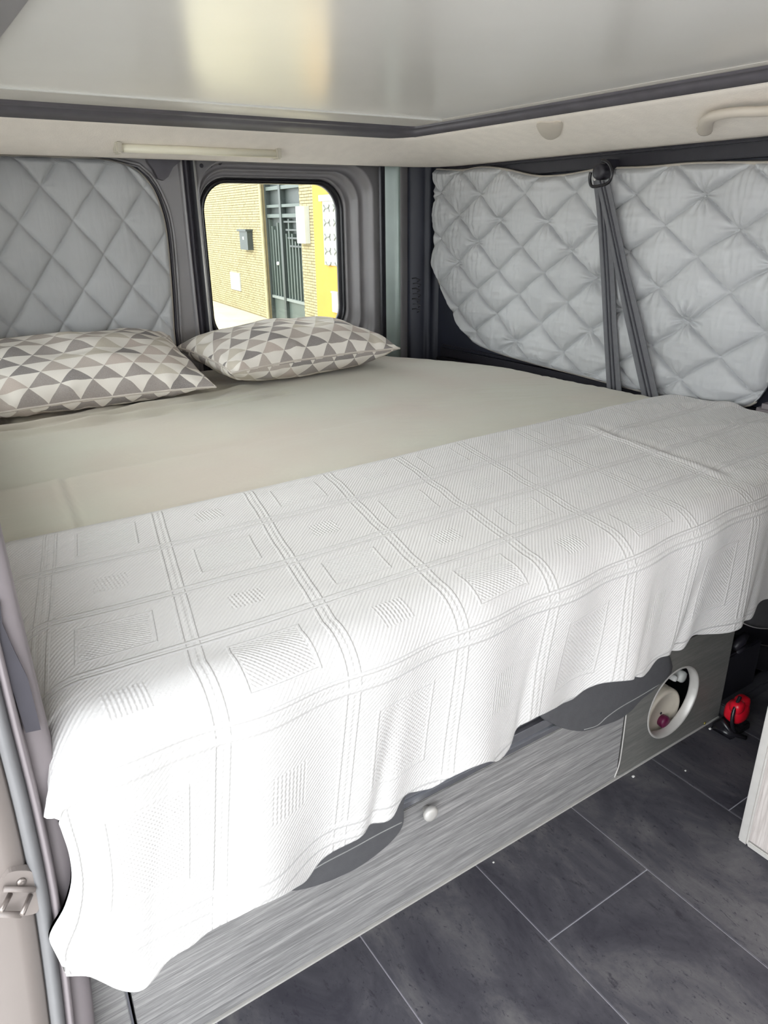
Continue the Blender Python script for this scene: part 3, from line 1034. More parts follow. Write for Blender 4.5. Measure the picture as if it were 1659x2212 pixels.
flap('upholstery_flap', [(1170, 1540), (1190, 1562), (1228, 1577), (1262, 1580), (1296, 1570), (1335, 1556), (1364, 1536), (1388, 1510), (1420, 1485), (1455, 1440), (1400, 1380), (1200, 1450)], 0.6705,
     'charcoal upholstery flap left of the round bench opening', [(1262, 1576), (1290, 1567), (1312, 1548), (1340, 1528), (1380, 1505), (1425, 1478)])

# black seat hardware at the far right under the bed
hw = empty('seat_bracket', (1.40, 0.74, 0.0), 'black metal seat bracket with a boxed end under the right end of the bed', 'bracket')
def hp(px, py, y=0.70): return at(px, py, 'y', y)
A, B, C_, D_ = hp(1612, 1388), hp(1659, 1400), hp(1648, 1452), hp(1606, 1434)
MB().prism([(A.x, A.z), (B.x + 0.01, B.z), (C_.x + 0.01, C_.z), (D_.x, D_.z)], 'y', 0.69, 0.75).build('box_end', MT['black_gloss'], hw)
MB().tube([A, B + Vector((0.01, 0, 0))], 0.0022, 6).tube([D_, C_ + Vector((0.01, 0, 0))], 0.0022, 6).tube([A, D_], 0.0022, 6).build('edge', MT['steel'], hw)
A, B = hp(1575, 1425, 0.68), hp(1620, 1468, 0.68)
MB().box(A.x, B.x + 0.03, 0.685, 0.72, 0.02, A.z, 0.004).build('upright', MT['black'], hw)
A, B, C_ = hp(1585, 1400, 0.69), hp(1600, 1385, 0.69), hp(1612, 1370, 0.69)
MB().tube([A, B, C_], [0.008, 0.011, 0.007], 10).tube([hp(1590, 1410, .69), hp(1618, 1392, .69)], 0.006, 8).build('lever', MT['black'], hw, smooth=True)
MB().box(1.302, 1.70, 0.76, 0.80, 0.0, 0.42).build('back_plate', MT['black'], hw)
MB().box(1.31, 1.72, 0.668, 0.70, 0.0, 0.028, 0.003).build('floor_rail', MT['body_dark'], hw)
q0 = [at(px, py, 'y', 0.64) for px, py in ((1590, 1335), (1610, 1348), (1635, 1356), (1662, 1358))]
fl3 = empty('upholstery_flap', tuple(q0[0]), 'dark upholstery flap with pale piping at the far right under the hem', 'flap', 'upholstery flaps over the bench')
P = q0 + [q0[-1] + Vector((0.12, 0.02, 0.03)), q0[-1] + Vector((0.12, 0.02, 0.14)), q0[0] + Vector((0, 0, 0.12))]
MB().prism([(q.x, q.z) for q in P], 'y', 0.642, 0.652).build('fabric', MT['flap'], fl3)
MB().tube(catmull(q0, 5), 0.0014, 6).build('piping', MT['stitch'], fl3, smooth=True)

# red buckle on the floor
rb = empty('floor_buckle', (1.3, 0.60, 0.0), 'red plastic knob in a black cradle on the floor beside the bench end', 'knob')
c = at(1591, 1533, 'y', 0.63)
def blob(c, s, seed, n=18, m=12):
    vs, fs = [], []
    for j in range(m + 1):
        ph = PI * j / m
        for k in range(n):
            th = 2 * PI * k / n
            d = Vector((math.sin(ph) * math.cos(th), math.sin(ph) * math.sin(th), math.cos(ph)))
            e = 3.2
            nn = (abs(d.x) ** e + abs(d.y) ** e + abs(d.z) ** e) ** (1 / e)
            d = d / nn
            vs.append(c + Vector((d.x * s[0], d.y * s[1], d.z * s[2])))
    for j in range(m):
        for k in range(n):
            fs.append((j * n + k, j * n + (k + 1) % n, (j + 1) * n + (k + 1) % n, (j + 1) * n + k))
    return vs, fs
m = MB()
m.add(*blob(c + Vector((0.002, 0, -0.004)), (0.024, 0.020, 0.022), 1))
m.add(*blob(c + Vector((-0.012, -0.006, 0.016)), (0.013, 0.013, 0.013), 2))
m.add(*blob(c + Vector((0.016, 0.0, 0.012)), (0.014, 0.014, 0.014), 2))
m.build('red_knob', MT['red'], rb, smooth=True)
m = MB()
m.tube(catmull([c + Vector((-0.004, -0.004, 0.036)), c + Vector((-0.026, -0.008, 0.014)), c + Vector((-0.030, -0.012, -0.016)), c + Vector((-0.012, -0.014, -0.042)), c + Vector((0.01, -0.012, -0.05))], 5), 0.0038, 8)
m.tube([c + Vector((-0.03, 0.01, -0.02)), c + Vector((-0.02, -0.01, -0.045)), c + Vector((0.0, -0.03, c.z * -1 + 0.006))], 0.005, 8)
m.box(c.x - 0.028, c.x + 0.04, 0.615, 0.66, 0.0, 0.018, 0.003)
m.build('cradle', MT['black_gloss'], rb, smooth=True)

# mattress with fitted sheet
def mattress():
    mt = empty('mattress', (0.85, 1.4, 0.42), 'thick mattress under a taupe fitted sheet, filling the rear of the van', 'mattress')
    # outline, counter-clockwise
    out = [(0.045, 0.665), (1.665, 0.665), (1.672, 1.20), (1.66, 1.55), (1.652, 1.74), (1.622, 1.86), (1.555, 2.02), (1.47, 2.14), (1.42, 2.24), (1.30, 2.325), (0.6, 2.325), (0.25, 2.32), (0.20, 2.20), (0.19, 1.93), (0.165, 1.87), (0.06, 1.84), (0.045, 1.6)]
    # dense top surface as a grid: x extents by y
    left = [(0.665, 0.045), (1.84, 0.045), (1.87, 0.10), (1.90, 0.175), (1.95, 0.195), (2.30, 0.205)]
    right = [(0.665, 1.665), (1.20, 1.672), (1.55, 1.66), (1.70, 1.655), (1.76, 1.645), (1.86, 1.61), (2.02, 1.535), (2.14, 1.468), (2.22, 1.44), (2.305, 1.42)]
    ny, nx = 420, 240
    r = 0.028
    rows = []
    def topz(x, y):
        z = BZ
        z += 0.004 * noise.noise(Vector((x * 2.2, y * 2.2, 4))) * (1 if y > 1.15 else 0.4)
        if y < 1.1:
            z -= 0.003
        # long crease where the two cushions meet and the loose fold near the pillow
        yc = 1.42 + 0.03 * (x - 0.2)
        if x < 1.25:
            k = min(1, (1.25 - x) / 0.8)
            z += 0.010 * k * (1 / (1 + math.exp((y - yc) / 0.006)) - 0.5)
            z -= 0.002 * k * math.exp(-((y - yc) / 0.008) ** 2)
        dxs = x - (0.205 - 0.10 * (1.42 - y))
        if y < 1.42:
            z += 0.003 * math.exp(-(dxs / 0.006) ** 2) - 0.0022 * math.exp(-((dxs - 0.012) / 0.008) ** 2)
        yf = 1.80 + 0.10 * (x - 0.15)
        if x < 0.95:
            k = max(0, min(1, (0.95 - x) / 0.5))
            z += 0.017 * k * math.exp(-((y - yf) / 0.011) ** 2) - 0.004 * k * math.exp(-((y - yf - 0.025) / 0.012) ** 2)
            z += 0.014 * k * math.exp(-((y - yf - 0.055 - 0.06 * x) / 0.011) ** 2)
        # tension wrinkles by the far side and at the rear left
        t = max(0, (x - 0.75) / 0.9)
        z += 0.0026 * t * noise.noise(Vector(((x * 0.5 + y) * 46, (x - y * 0.5) * 7, 1))) * (1 if y < 1.6 else 0.3)
        if y > 1.8 and x < 0.9:
            z += 0.009 * noise.noise(Vector((x * 7 + y * 6, y * 22 - x * 9, 2)))
        z += 0.0012 * noise.noise(Vector((x * 10, y * 16, 8))) * (1 if y > 1.1 else 0.2)
        return z
    for j in range(ny + 1):
        y = 0.665 + (2.305 - 0.665) * j / ny
        xl, xr = interp(left, y), smooth_interp(right, y)
        row = []
        ds = [0, 0.002, 0.006, 0.012, 0.02, r]
        xsn = [xl + d for d in ds] + [xl + r + (xr - xl - 2 * r) * (k + 1) / nx for k in range(nx)] + [xr - d for d in ds[::-1][1:]]
        for x in xsn:
            d = min(x - xl, xr - x, (y - 0.665) + 0.0, (2.305 - y) + 0.0)
            z = topz(x, y)
            if d < r:
                z -= r - math.sqrt(max(0, r * r - (r - d) ** 2))
            row.append(Vector((x, y, z)))
        rows.append(row)
    m = MB().grid(rows)
    # skirt
    nxx = len(rows[0])
    border = rows[0] + [rr[-1] for rr in rows[1:]] + rows[-1][::-1][1:] + [rr[0] for rr in rows[::-1][1:-1]]
    nb = len(border)
    vs = [Vector(b) for b in border] + [Vector((b.x, b.y, 0.425)) for b in border]
    m.add(vs, [(k, (k + 1) % nb, (k + 1) % nb + nb, k + nb) for k in range(nb)] + [tuple(range(2 * nb - 1, nb - 1, -1))])
    o = m.build('fitted_sheet', MT['sheet'], mt, smooth=True)
    bm = bmesh.new(); bm.from_mesh(o.data)
    bmesh.ops.remove_doubles(bm, verts=bm.verts, dist=1e-5)
    bmesh.ops.recalc_face_normals(bm, faces=bm.faces)
    bm.to_mesh(o.data); bm.free()
    return mt


mattress()


# white woven blanket
def blanket():
    YH = 0.600
    hem_px = [(118, 2052), (112, 2066), (118, 2084), (134, 2098), (160, 2104), (192, 2106), (222, 2119), (252, 2133), (282, 2137), (308, 2131), (332, 2108), (356, 2078), (385, 2056), (410, 2042), (432, 2024), (462, 1998), (500, 1964), (540, 1930), (575, 1914), (620, 1907), (660, 1902), (700, 1866),
              (745, 1832), (800, 1790), (845, 1760), (862, 1732), (880, 1718), (906, 1712), (935, 1700), (965, 1670), (1000, 1640), (1030, 1628), (1060, 1632), (1090, 1615), (1120, 1575), (1150, 1550), (1185, 1537), (1215, 1533), (1252, 1519), (1272, 1494), (1300, 1468), (1335, 1453), (1375, 1457), (1400, 1450),
              (1425, 1424), (1452, 1415), (1480, 1405), (1505, 1380), (1530, 1374), (1560, 1362), (1595, 1338), (1612, 1328), (1628, 1303), (1659, 1291)]
    hem = []
    for px, py in hem_px:
        q = at(px, py, 'y', YH)
        hem.append((q.x, q.z))
    # order by arc parameter; x slightly non-monotone at the left lobe: keep as parametric list
    hx = [(i / (len(hem) - 1), h[0]) for i, h in enumerate(hem)]
    # parameter s -> by x
    tab = []
    last = -1
    for x, z in hem:
        if x > last + 1e-4:
            tab.append((x, z)); last = x
    # continue to the far wall beyond the frame
    xe, ze = tab[-1]
    while xe < 1.70:
        xe += 0.05
        ze = 0.335 + 0.012 * math.sin(xe * 38)
        tab.append((xe, ze))
    XL, XR = 0.038, 1.692
    left_hem_x = tab[0][0]
    NU = 420
    # path parameter rows: top from back edge to bend, bend, drape
    NT, NB_, ND = 90, 16, 90
    RB = 0.052
    ZT = BZ + 0.013
    verts, uvc, uvm = [], {}, {}
    idx = 0
    rowsn = NT + NB_ + ND
    cellv = [(0.0, 0.0), (0.150, 1.0), (0.300, 2.0), (0.425, 3.0), (0.545, 4.0), (0.760, 5.0), (0.90, 5.65)]
    yb_tab = [(0.0, 1.128), (0.3, 1.118), (0.7, 1.128), (1.1, 1.145), (1.4, 1.15), (1.60, 1.158), (1.66, 1.152), (1.70, 1.135)]
    SK = 14           # columns of the left skirt
    for j in range(rowsn + 1):
        for i in range(NU + 1):
            # u coordinate and skirt
            if i < SK:
                sk = (SK - i) / SK; s = 0.0
            else:
                sk = 0.0; s = (i - SK) / (NU - SK)
            x_top = XL + (XR - XL) * s
            yb = smooth_interp(yb_tab, x_top)
            yf = YH + RB            # where the top starts to bend
            Lt = yb - yf
            Lb = RB * PI / 2
            if j <= NT:
                a = Lt * j / NT
                y = yb - a; z = ZT; arc = a; part = 0
            elif j <= NT + NB_:
                t = (j - NT) / NB_
                an = t * PI / 2
                y = yf - RB * math.sin(an); z = ZT - RB * (1 - math.cos(an)); arc = Lt + Lb * t; part = 1
            else:
                t = (j - NT - NB_) / ND
                part = 2
                y = YH; z = None
            if part < 2:
                x = x_top
                # rounding over the left side of the mattress, with a short skirt
                blend = 1.0 if part == 0 else 1.0 - t
                d = x - XL
                rr = 0.05
                drop = 0
                if d < rr:
                    drop = (rr - math.sqrt(max(0, rr * rr - (rr - d) ** 2)))
                zz = z - drop * (0.35 + 0.65 * blend) - sk * 0.05 * blend
                xx = x - 0.004 * sk
                # soft cloth relief on the top
                wv = 0.0030 * noise.noise(Vector((x * 3.2, y * 13, 3))) + 0.0016 * noise.noise(Vector((x * 9, y * 22 + x * 6, 6)))
                # diagonal folds at the right
                xf = 1.235 - 0.15 * (1.058 - y)
                fold = 0.0045 * math.exp(-((x - xf) / 0.012) ** 2) * min(1, max(0, (1.07 - y) / 0.05)) - 0.005 * math.exp(-((x - xf - 0.03) / 0.014) ** 2) * min(1, max(0, (1.07 - y) / 0.05))
                fold += 0.006 * math.exp(-((y - 0.96 + (x - 1.30) * 0.5) / 0.016) ** 2) * min(1, max(0, (x - 1.28) / 0.1))
                fold += 0.007 * math.exp(-((y - 1.15 + (x - 1.40) * 0.6) / 0.02) ** 2) * min(1, max(0, (x - 1.38) / 0.1))
                fold *= min(1, max(0, (y - 0.67) / 0.05))
                if part == 1:
                    wv *= 1 - t
                edgef = min(1.0, (yb - y) / 0.02)
                an_ = (arc - Lt) / Lb
                if s < 0.08 and part == 1:
                    xx -= 0.007 * (1 - s / 0.08) * math.exp(-((an_ - 0.80) / 0.22) ** 2)
                zz += (wv + fold) * (0.4 + 0.6 * edgef)
                zz -= 0.0035 * (1 - edgef)
                if part == 1:
                    zz -= 0.0
                # far side: slips down a little beside the wall
                dr = XR - x
                if dr < 0.03:
                    zz -= 0.012 * (1 - dr / 0.03) ** 2
                P = Vector((xx, y, zz))
                if part == 1:
                    rip = 0.004 * math.sin(x * 41 + 1.0) * t
                    P.y += rip
            else:
                xh = left_hem_x + (XR - left_hem_x) * s
                # left outline of the drape
                ztop = ZT - RB
                zb = smooth_interp(tab, xh)
                zz = ztop + (zb - ztop) * t
                if s < 0.08:
                    k = 1 - s / 0.08
                    lx = smooth_interp([(0.0, XL), (0.05, 0.0345), (0.3, 0.036), (0.5, 0.033), (0.68, 0.022), (0.85, 0.004), (1.0, left_hem_x)], t)
                    base = XL + (left_hem_x - XL) * t
                    xx = x_top + (xh - x_top) * t + (lx - base) * k
                    # pinched corner that sticks out over the post
                    xx -= 0.007 * k * math.exp(-((1 + t * (ztop - zb) / Lb - 0.80) / 0.22) ** 2)
                else:
                    xx = x_top + (xh - x_top) * t
                # hanging folds
                g = t ** 1.1
                w = (0.011 * math.sin(xh * 19.5 + 0.6) + 0.007 * math.sin(xh * 41 + 2.0) + 0.010 * noise.noise(Vector((xh * 9, t * 1.2, 2)))) * g
                # sharper creases
                for xc, am in ((0.375, 0.012), (0.62, 0.007), (0.86, 0.012), (0.985, 0.012), (1.16, 0.008)):
                    w += am * g * math.exp(-((xh - xc - 0.02 * (1 - t)) / 0.014) ** 2)
                drop0 = 0.0
                d = xx - XL
                rip = 0.004 * math.sin(x_top * 41 + 1.0) * (1 - g)
                P = Vector((xx, min(YH + w + rip, 0.632), zz - sk * 0.0))
                if s < 0.10:
                    P.y = min(P.y, YH + 0.002)
                d0 = x_top - XL
                rr = 0.05
                if d0 < rr:
                    P.z -= (rr - math.sqrt(max(0, rr * rr - (rr - d0) ** 2))) * 0.35 * (1 - t)
                arc = Lt + Lb + (ztop - zb) * t
                # fine scallop thickness at the hem
            verts.append(P)
            sx = x_top - 0.195 - (0.22 * max(0, y - 0.652) if part == 0 else 0.0)
            offs = (1.128 - yb)
            uvc[idx] = (sx / 0.158 + 10, interp(cellv, arc))
            uvm[idx] = (x_top, arc)
            idx += 1
    w_ = NU + 1
    faces = [(j * w_ + i, j * w_ + i + 1, (j + 1) * w_ + i + 1, (j + 1) * w_ + i) for j in range(rowsn) for i in range(NU)]
    o = link_mesh('blanket', verts, faces, MT['blanket'], None, True, {'cell': uvc, 'metric': uvm})
    tag(o, 'white woven cotton blanket with raised squares and scalloped hem over the foot of the bed', 'blanket')
    md = o.modifiers.new('thick', 'SOLIDIFY')
    md.thickness = 0.0045
    md.offset = -1
    return o


blanket()


# ------------------------------------------------------------------ cushions
def cushion(cx, cy, zbase, a, b, H, rz, tilt, label, seed, ph, low=0.62):
    e = empty('cushion', (cx, cy, zbase), label, 'cushion', 'triangle-print cushions at the head of the bed')
    nu, nv = 90, 64
    R = Matrix.Rotation(rz, 3, 'Z') @ Matrix.Rotation(tilt, 3, 'X')
    verts, uv = [], {}
    idx = 0
    def surf(u, v, side):
        # pinched corners: edges bow inward in the middle
        x = a * u * (1 - 0.055 * (1 - v * v) * u * u)
        y = b * v * (1 - 0.085 * (1 - u * u) * v * v)
        e_ = max(0.0, (1 - u ** 4) * (1 - v ** 4))
        f = (max(0, 1 - abs(u) ** 2.8) ** 0.50) * (max(0, 1 - abs(v) ** 2.8) ** 0.50)
        h = H * f
        wr_ = 0.012 * noise.noise(Vector((u * 3 + seed, v * 3, seed))) * f ** 0.5
        edge = 1 - max(abs(u), abs(v))
        pk = 0.010 * noise.noise(Vector((u * 9, v * 4, seed + 3 * side))) * math.exp(-(edge / 0.18) ** 2) * min(1, edge / 0.04)
        if side < 0:
            h = h * low
        z = side * h + wr_ * (1 if side > 0 else 0.3) + pk
        sag = 0.012 * (abs(u) ** 3)
        return Vector((x, y, z + 0.0 - sag * 0))
    for side in (1, -1):
        for j in range(nv + 1):
            v = math.sin((-1 + 2 * j / nv) * PI / 2) if True else -1 + 2 * j / nv
            for i in range(nu + 1):
                u = math.sin((-1 + 2 * i / nu) * PI / 2)
                p = surf(u, v, side)
                verts.append(p)
                # arc-like coordinates so that the print keeps its size over the curve
                av = v + 0.32 * math.copysign(1 - math.sqrt(max(0, 1 - v * v)), v)
                au = u + 0.10 * math.copysign(1 - math.sqrt(max(0, 1 - u * u)), u)
                if side > 0:
                    uv[idx] = (au * a / 0.078 + 20 + ph, av * b / 0.056 + 20.5)
                else:
                    uv[idx] = (au * a / 0.078 + 20.3 + ph, -av * b / 0.056 + 40.0)
                idx += 1
    w_ = nu + 1
    n1 = (nu + 1) * (nv + 1)
    faces = []
    for s in (0, 1):
        for j in range(nv):
            for i in range(nu):
                q = (s * n1 + j * w_ + i, s * n1 + j * w_ + i + 1, s * n1 + (j + 1) * w_ + i + 1, s * n1 + (j + 1) * w_ + i)
                faces.append(q if s == 0 else q[::-1])
    P = [R @ v for v in verts]
    zlow = min(p.z for p in P)
    P = [p - Vector((0, 0, zlow + 0.006)) for p in P]
    o = link_mesh('cover', P, faces, MT['print'], e, True, {'print': uv})
    # piped seam
    seam = [R @ surf(u, -0.999, 1) for u in [math.sin((-1 + 2 * k / 40) * PI / 2) for k in range(41)]]
    seam += [R @ surf(0.999, v, 1) for v in [math.sin((-1 + 2 * k / 20) * PI / 2) for k in range(1, 21)]]
    seam += [R @ surf(u, 0.999, 1) for u in [math.sin((1 - 2 * k / 40) * PI / 2) for k in range(1, 41)]]
    seam += [R @ surf(-0.999, v, 1) for v in [math.sin((1 - 2 * k / 20) * PI / 2) for k in range(1, 20)]]
    seam = [p - Vector((0, 0, zlow + 0.006)) for p in seam]
    m = MB().tube(seam, 0.0030, 6, closed=True)
    link_mesh('seam', m.v, m.f, plain('cream_seam', srgb(214, 205, 196), 0.85), e, True)
    return e


cushion(1.04, 2.09, BZ + 0.004, 0.300, 0.178, 0.080, math.radians(5), math.radians(4), 'plump cushion printed with grey and beige triangles, lying under the rear window', 1.3, 0.0, 0.9)
cushion(0.405, 2.115, BZ + 0.004, 0.32, 0.195, 0.080, math.radians(-1), math.radians(14), 'triangle-print cushion leaning below the quilted left rear door', 6.1, 0.4)

# ------------------------------------------------------------------ lamp under the headliner
lamp = empty('strip_lamp', (0.84, 2.12, 1.17), 'slim ivory tube lamp on the beige headliner above the rear doors', 'lamp')
A = at(262, 319, 'y', 2.12); B = at(594, 333, 'y', 2.12)
zc = (A.z + B.z) / 2
MB().tube([(A.x, 2.12, zc), (B.x, 2.12, zc)], 0.0105, 14).build('tube', MT['lamp_tube'], lamp, smooth=True)
MB().box(A.x, B.x, 2.118, 2.140, zc + 0.004, zc + 0.014, 0.002).build('housing', MT['lamp_body'], lamp)
for X, s in ((A.x, -1), (B.x, 1)):
    MB().box(min(X, X + s * 0.016), max(X, X + s * 0.016), 2.106, 2.145, zc - 0.014, zc + 0.017, 0.004).build('end_cap', MT['lamp_body'], lamp, angle=40)

# coat hook and grab handle on the right headliner
def headz(x):
    return interp([(p[0], p[2]) for p in HL], x)
ch = empty('coat_hook', tuple(at(1188, 282, 'x', 1.60)), 'small round folded coat hook on the beige headliner', 'coat hook')
hpx = [(1160, 264), (1188, 262), (1212, 261), (1214, 275), (1209, 290), (1195, 299), (1180, 298), (1166, 285)]
P = catmull([at(a, b, 'x', 1.588) for a, b in hpx], 3, closed=True)
n = len(P)
nrm = Vector((-0.27, 0, -0.96)).normalized()
def to_surf(q, lift):
    # point of the ray through q on the headliner slope, lifted off it
    d = (q - CAM).normalized()
    # headliner plane through (1.53, *, 1.197) and (1.61, *, 1.174)
    n_ = Vector((0.023, 0, 0.08)).normalized()
    p0 = Vector((1.57, 0, 1.1855))
    t = (p0 - CAM).dot(n_) / d.dot(n_)
    return CAM + d * t - n_ * lift
vs = [to_surf(q, -0.004) for q in P] + [to_surf(q, 0.003) for q in P]
cen = sum((to_surf(q, 0.005) for q in P), Vector()) / n
vs += [cen + (to_surf(q, 0.005) - cen) * 0.86 for q in P]
fs = [tuple(range(n)), tuple(range(3 * n - 1, 2 * n - 1, -1))]
for i in range(2):
    for k in range(n):
        fs.append((i * n + k, i * n + (k + 1) % n, (i + 1) * n + (k + 1) % n, (i + 1) * n + k))
MB().add(vs, fs).build('hook_flap', MT['handle'], ch, angle=50)
gh = empty('grab_handle', tuple(to_surf(at(1530, 240, 'x', 1.6), 0.01)), 'moulded beige grab handle on the headliner at the upper right', 'handle')
gpts = [(1524, 280), (1530, 250), (1545, 232), (1575, 222), (1610, 217), (1659, 214), (1740, 205), (1850, 190)]
gp = [to_surf(at(a, b, 'x', 1.58), l) for (a, b), l in zip(gpts, (0.004, 0.012, 0.018, 0.020, 0.021, 0.022, 0.022, 0.02))]
MB().tube(catmull(gp, 6), 0.0155, 12, flat=0.62).build('grip', MT['handle'], gh, smooth=True)
e1 = to_surf(at(1521, 279, 'x', 1.58), 0.0)
MB().tube([e1 + Vector((0, 0, 0.004)), e1 - Vector((0.002, 0, 0.006))], [0.018, 0.014], 16).build('foot', MT['handle'], gh, smooth=True)

# ------------------------------------------------------------------ seat belt
sb = empty('seat_belt', tuple(at(1325, 850, 'x', 1.672)), 'grey seat belt hanging in two straps from a black guide in front of the quilt', 'seat belt')
def strap(name, pts, x0, x1):
    """pts: (px_left, py_left, px_right, py_right) down the strap"""
    L, Rr = [], []
    nn = len(pts)
    tabs = [[(k, v) for k, v in zip(range(nn), [p[c] for p in pts])] for c in range(4)]
    steps = (nn - 1) * 8
    for k in range(steps + 1):
        t = k / 8
        a, b, c_, d_ = [smooth_interp(tb, t) for tb in tabs]
        xx = x0 + (x1 - x0) * k / steps
        L.append(at(a, b, 'x', xx)); Rr.append(at(c_, d_, 'x', xx))
    rows = []
    for l, r_ in zip(L, Rr):
        row = []
        for q in range(9):
            t = q / 8
            p = l.lerp(r_, t)
            ridge = 0.0012 if q in (2, 6) else 0.0
            row.append(p - Vector((ridge + 0.001 * math.sin(PI * t), 0, 0)))
        rows.append(row)
    m = MB().grid(rows)
    back = [[p + Vector((0.002, 0, 0)) for p in row] for row in rows]
    m.grid([r_[::-1] for r_ in back])
    for i in range(len(rows) - 1):
        m.add([rows[i][0], rows[i + 1][0], back[i + 1][0], back[i][0]], [(0, 1, 2, 3)])
        m.add([rows[i][-1], rows[i + 1][-1], back[i + 1][-1], back[i][-1]], [(0, 3, 2, 1)])
    o = m.build(name, MT['strap'], sb, smooth=False, angle=60)
    # darker woven stripes
    for q in (3, 5):
        mm = MB().tube([r_[q] - Vector((0.0014, 0, 0)) for r_ in rows], 0.0022, 6)
        mm.build('woven_stripe', MT['strap_dark'], o, smooth=True)
    return o
strap('strap', [(1281, 388, 1312, 392), (1291, 480, 1318, 480), (1298, 600, 1327, 600), (1304, 720, 1333, 720), (1311, 842, 1342, 846)], 1.672, 1.676)
strap('strap', [(1286, 388, 1316, 392), (1307, 480, 1334, 476), (1330, 590, 1357, 582), (1352, 700, 1384, 692), (1388, 862, 1422, 858)], 1.664, 1.668)
g = at(1296, 375, 'x', 1.665)
m = MB()
m.lathe([(0.012, 0.05), (0.0185, 0.044), (0.0205, 0.010), (0.0175, 0.002), (0.010, 0.0)], g - Vector((0.012, 0, -0.004)), (1, 0, 0), 24)
m.build('anchor_cover', MT['black'], sb, smooth=True)
lp = [at(a, b, 'x', 1.662) for a, b in ((1276, 372), (1274, 388), (1278, 402), (1292, 402), (1312, 396), (1320, 384), (1321, 366), (1314, 352), (1300, 346))]
MB().tube(catmull(lp, 5), 0.0042, 8).build('loop', MT['black_gloss'], sb, smooth=True)
MB().box(1.672, 1.744, g.y - 0.014, g.y + 0.014, g.z + 0.01, g.z + 0.035, 0.004).build('mount', MT['black'], sb)
q = at(1284, 388, 'x', 1.655)
MB().lathe([(0.003, 0.004), (0.003, 0.0), (0.001, -0.001)], q, (1, 0, 0), 10).build('rivet', MT['alu_white'], sb)

# small grey trim at the far right above the bed
q = at(1648, 885, 'x', 1.70)
MB().box(1.69, 1.744, q.y - 0.35, q.y + 0.018, 0.30, q.z + 0.014, 0.012).build('trim_11', MT['post'], kind='structure')

# ------------------------------------------------------------------ cabinet at the right edge
cb = empty('cabinet', (1.2, 0.2, 0.0), 'pale grained cabinet with aluminium corner profile at the right edge', 'cabinet')
CX, CY = 1.026, 0.46
MB().box(CX + 0.004, 1.45, -0.35, CY - 0.004, 0.012, 0.78).build('carcass', MT['wood_v'], cb)
MB().box(CX, CX + 0.022, CY - 0.017, CY, 0.0, 0.79, 0.003).build('corner_profile', MT['alu_white'], cb)
MB().box(CX + 0.001, CX + 0.012, -0.35, CY - 0.017, 0.0, 0.010, 0.0015).build('bottom_strip', MT['alu_white'], cb)
MB().box(CX - 0.001, CX + 0.004, -0.35, CY - 0.021, 0.016, 0.76, 0.0015).build('side_panel', MT['wood_v'], cb)
MB().box(CX - 0.01, 1.46, -0.36, CY + 0.006, 0.79, 0.81, 0.004).build('top', MT['wood_v'], cb)

# crumbs on the floor
for px, py, r in ((1368, 1677, 0.0032), (1352, 1669, 0.0026), (1534, 1574, 0.0032), (1481, 1664, 0.002), (1066, 1862, 0.0018)):
    q = at(px, py, 'z', 0.002)
    c_ = MB().add(*blob(Vector((q.x, q.y, r * 0.6)), (r, r * 0.8, r * 0.6), 1, 8, 5)).build('crumb', MT['dust'], None, smooth=True)
    tag(c_, {1368: 'tiny white crumb on the tiles below the pale curved panel edge', 1352: 'tiny pale crumb right against the bench panel foot', 1534: 'small white crumb beside the brass screw', 1481: 'faint crumb alone in the middle of the dark tile', 1066: 'tiny crumb by the long tile joint near the bench'}[px], 'crumb')

# ================================================================== OUTSIDE, seen through the rear window
GZ = -0.5
MB().box(-30, 40, -20, 40, GZ - 0.2, GZ - 0.02).build('street', MT['road'], kind='structure')
WDIR = Vector((0.109, 1, 0)).normalized()
W0 = Vector((5.19, 11.06, 0))
WN = Vector((-WDIR.y, WDIR.x, 0))       # towards the van
def wall_pt(px, py, off=0.0):
    d = CR * ((px - W_PX / 2) / FL) - CU * ((py - H_PX / 2) / FL) + _f
    p0 = W0 + WN * off
    t = (p0 - CAM).dot(WN) / d.dot(WN)
    return CAM + d * t
def wl(px, py):           # (distance along the wall, height)
    q = wall_pt(px, py)
    return ((q - W0).dot(WDIR), q.z)
def wbox(m, s0, s1, z0, z1, o0, o1):
    vs = []
    for z in (z0, z1):
        for o_ in (o0, o1):
            for s_ in (s0, s1):
                q = W0 + WDIR * s_ + WN * o_
                vs.append((q.x, q.y, z))
    m.add(vs, [(0, 2, 3, 1), (4, 5, 7, 6), (0, 1, 5, 4), (2, 6, 7, 3), (0, 4, 6, 2), (1, 3, 7, 5)])
    return m
pv = MB()
wbox(pv, -14, 14, GZ - 0.15, GZ, -0.1, 2.2)
pv.build('pavement', MT['pave'], kind='structure')
bl = empty('brick_building', tuple(W0 + Vector((0, 0, GZ))), 'yellow brick building across the pavement, seen through the rear window', 'building')
s_gateL, s_gateR = wl(573, 540)[0], wl(652, 540)[0]      # left is farther away
s_yel0, s_yel1 = wl(683, 540)[0], wl(760, 540)[0]
m = MB()
wbox(m, s_gateL, 14, GZ, 4.0, -0.3, 0.0)
wbox(m, s_yel0, s_gateR, GZ, 4.0, -0.3, 0.0)
wbox(m, -14, s_yel1, GZ, 4.0, -0.3, 0.0)
wbox(m, s_gateR, s_gateL, 1.9, 4.0, -0.3, 0.0)
m.build('wall', MT['mortar'], bl)
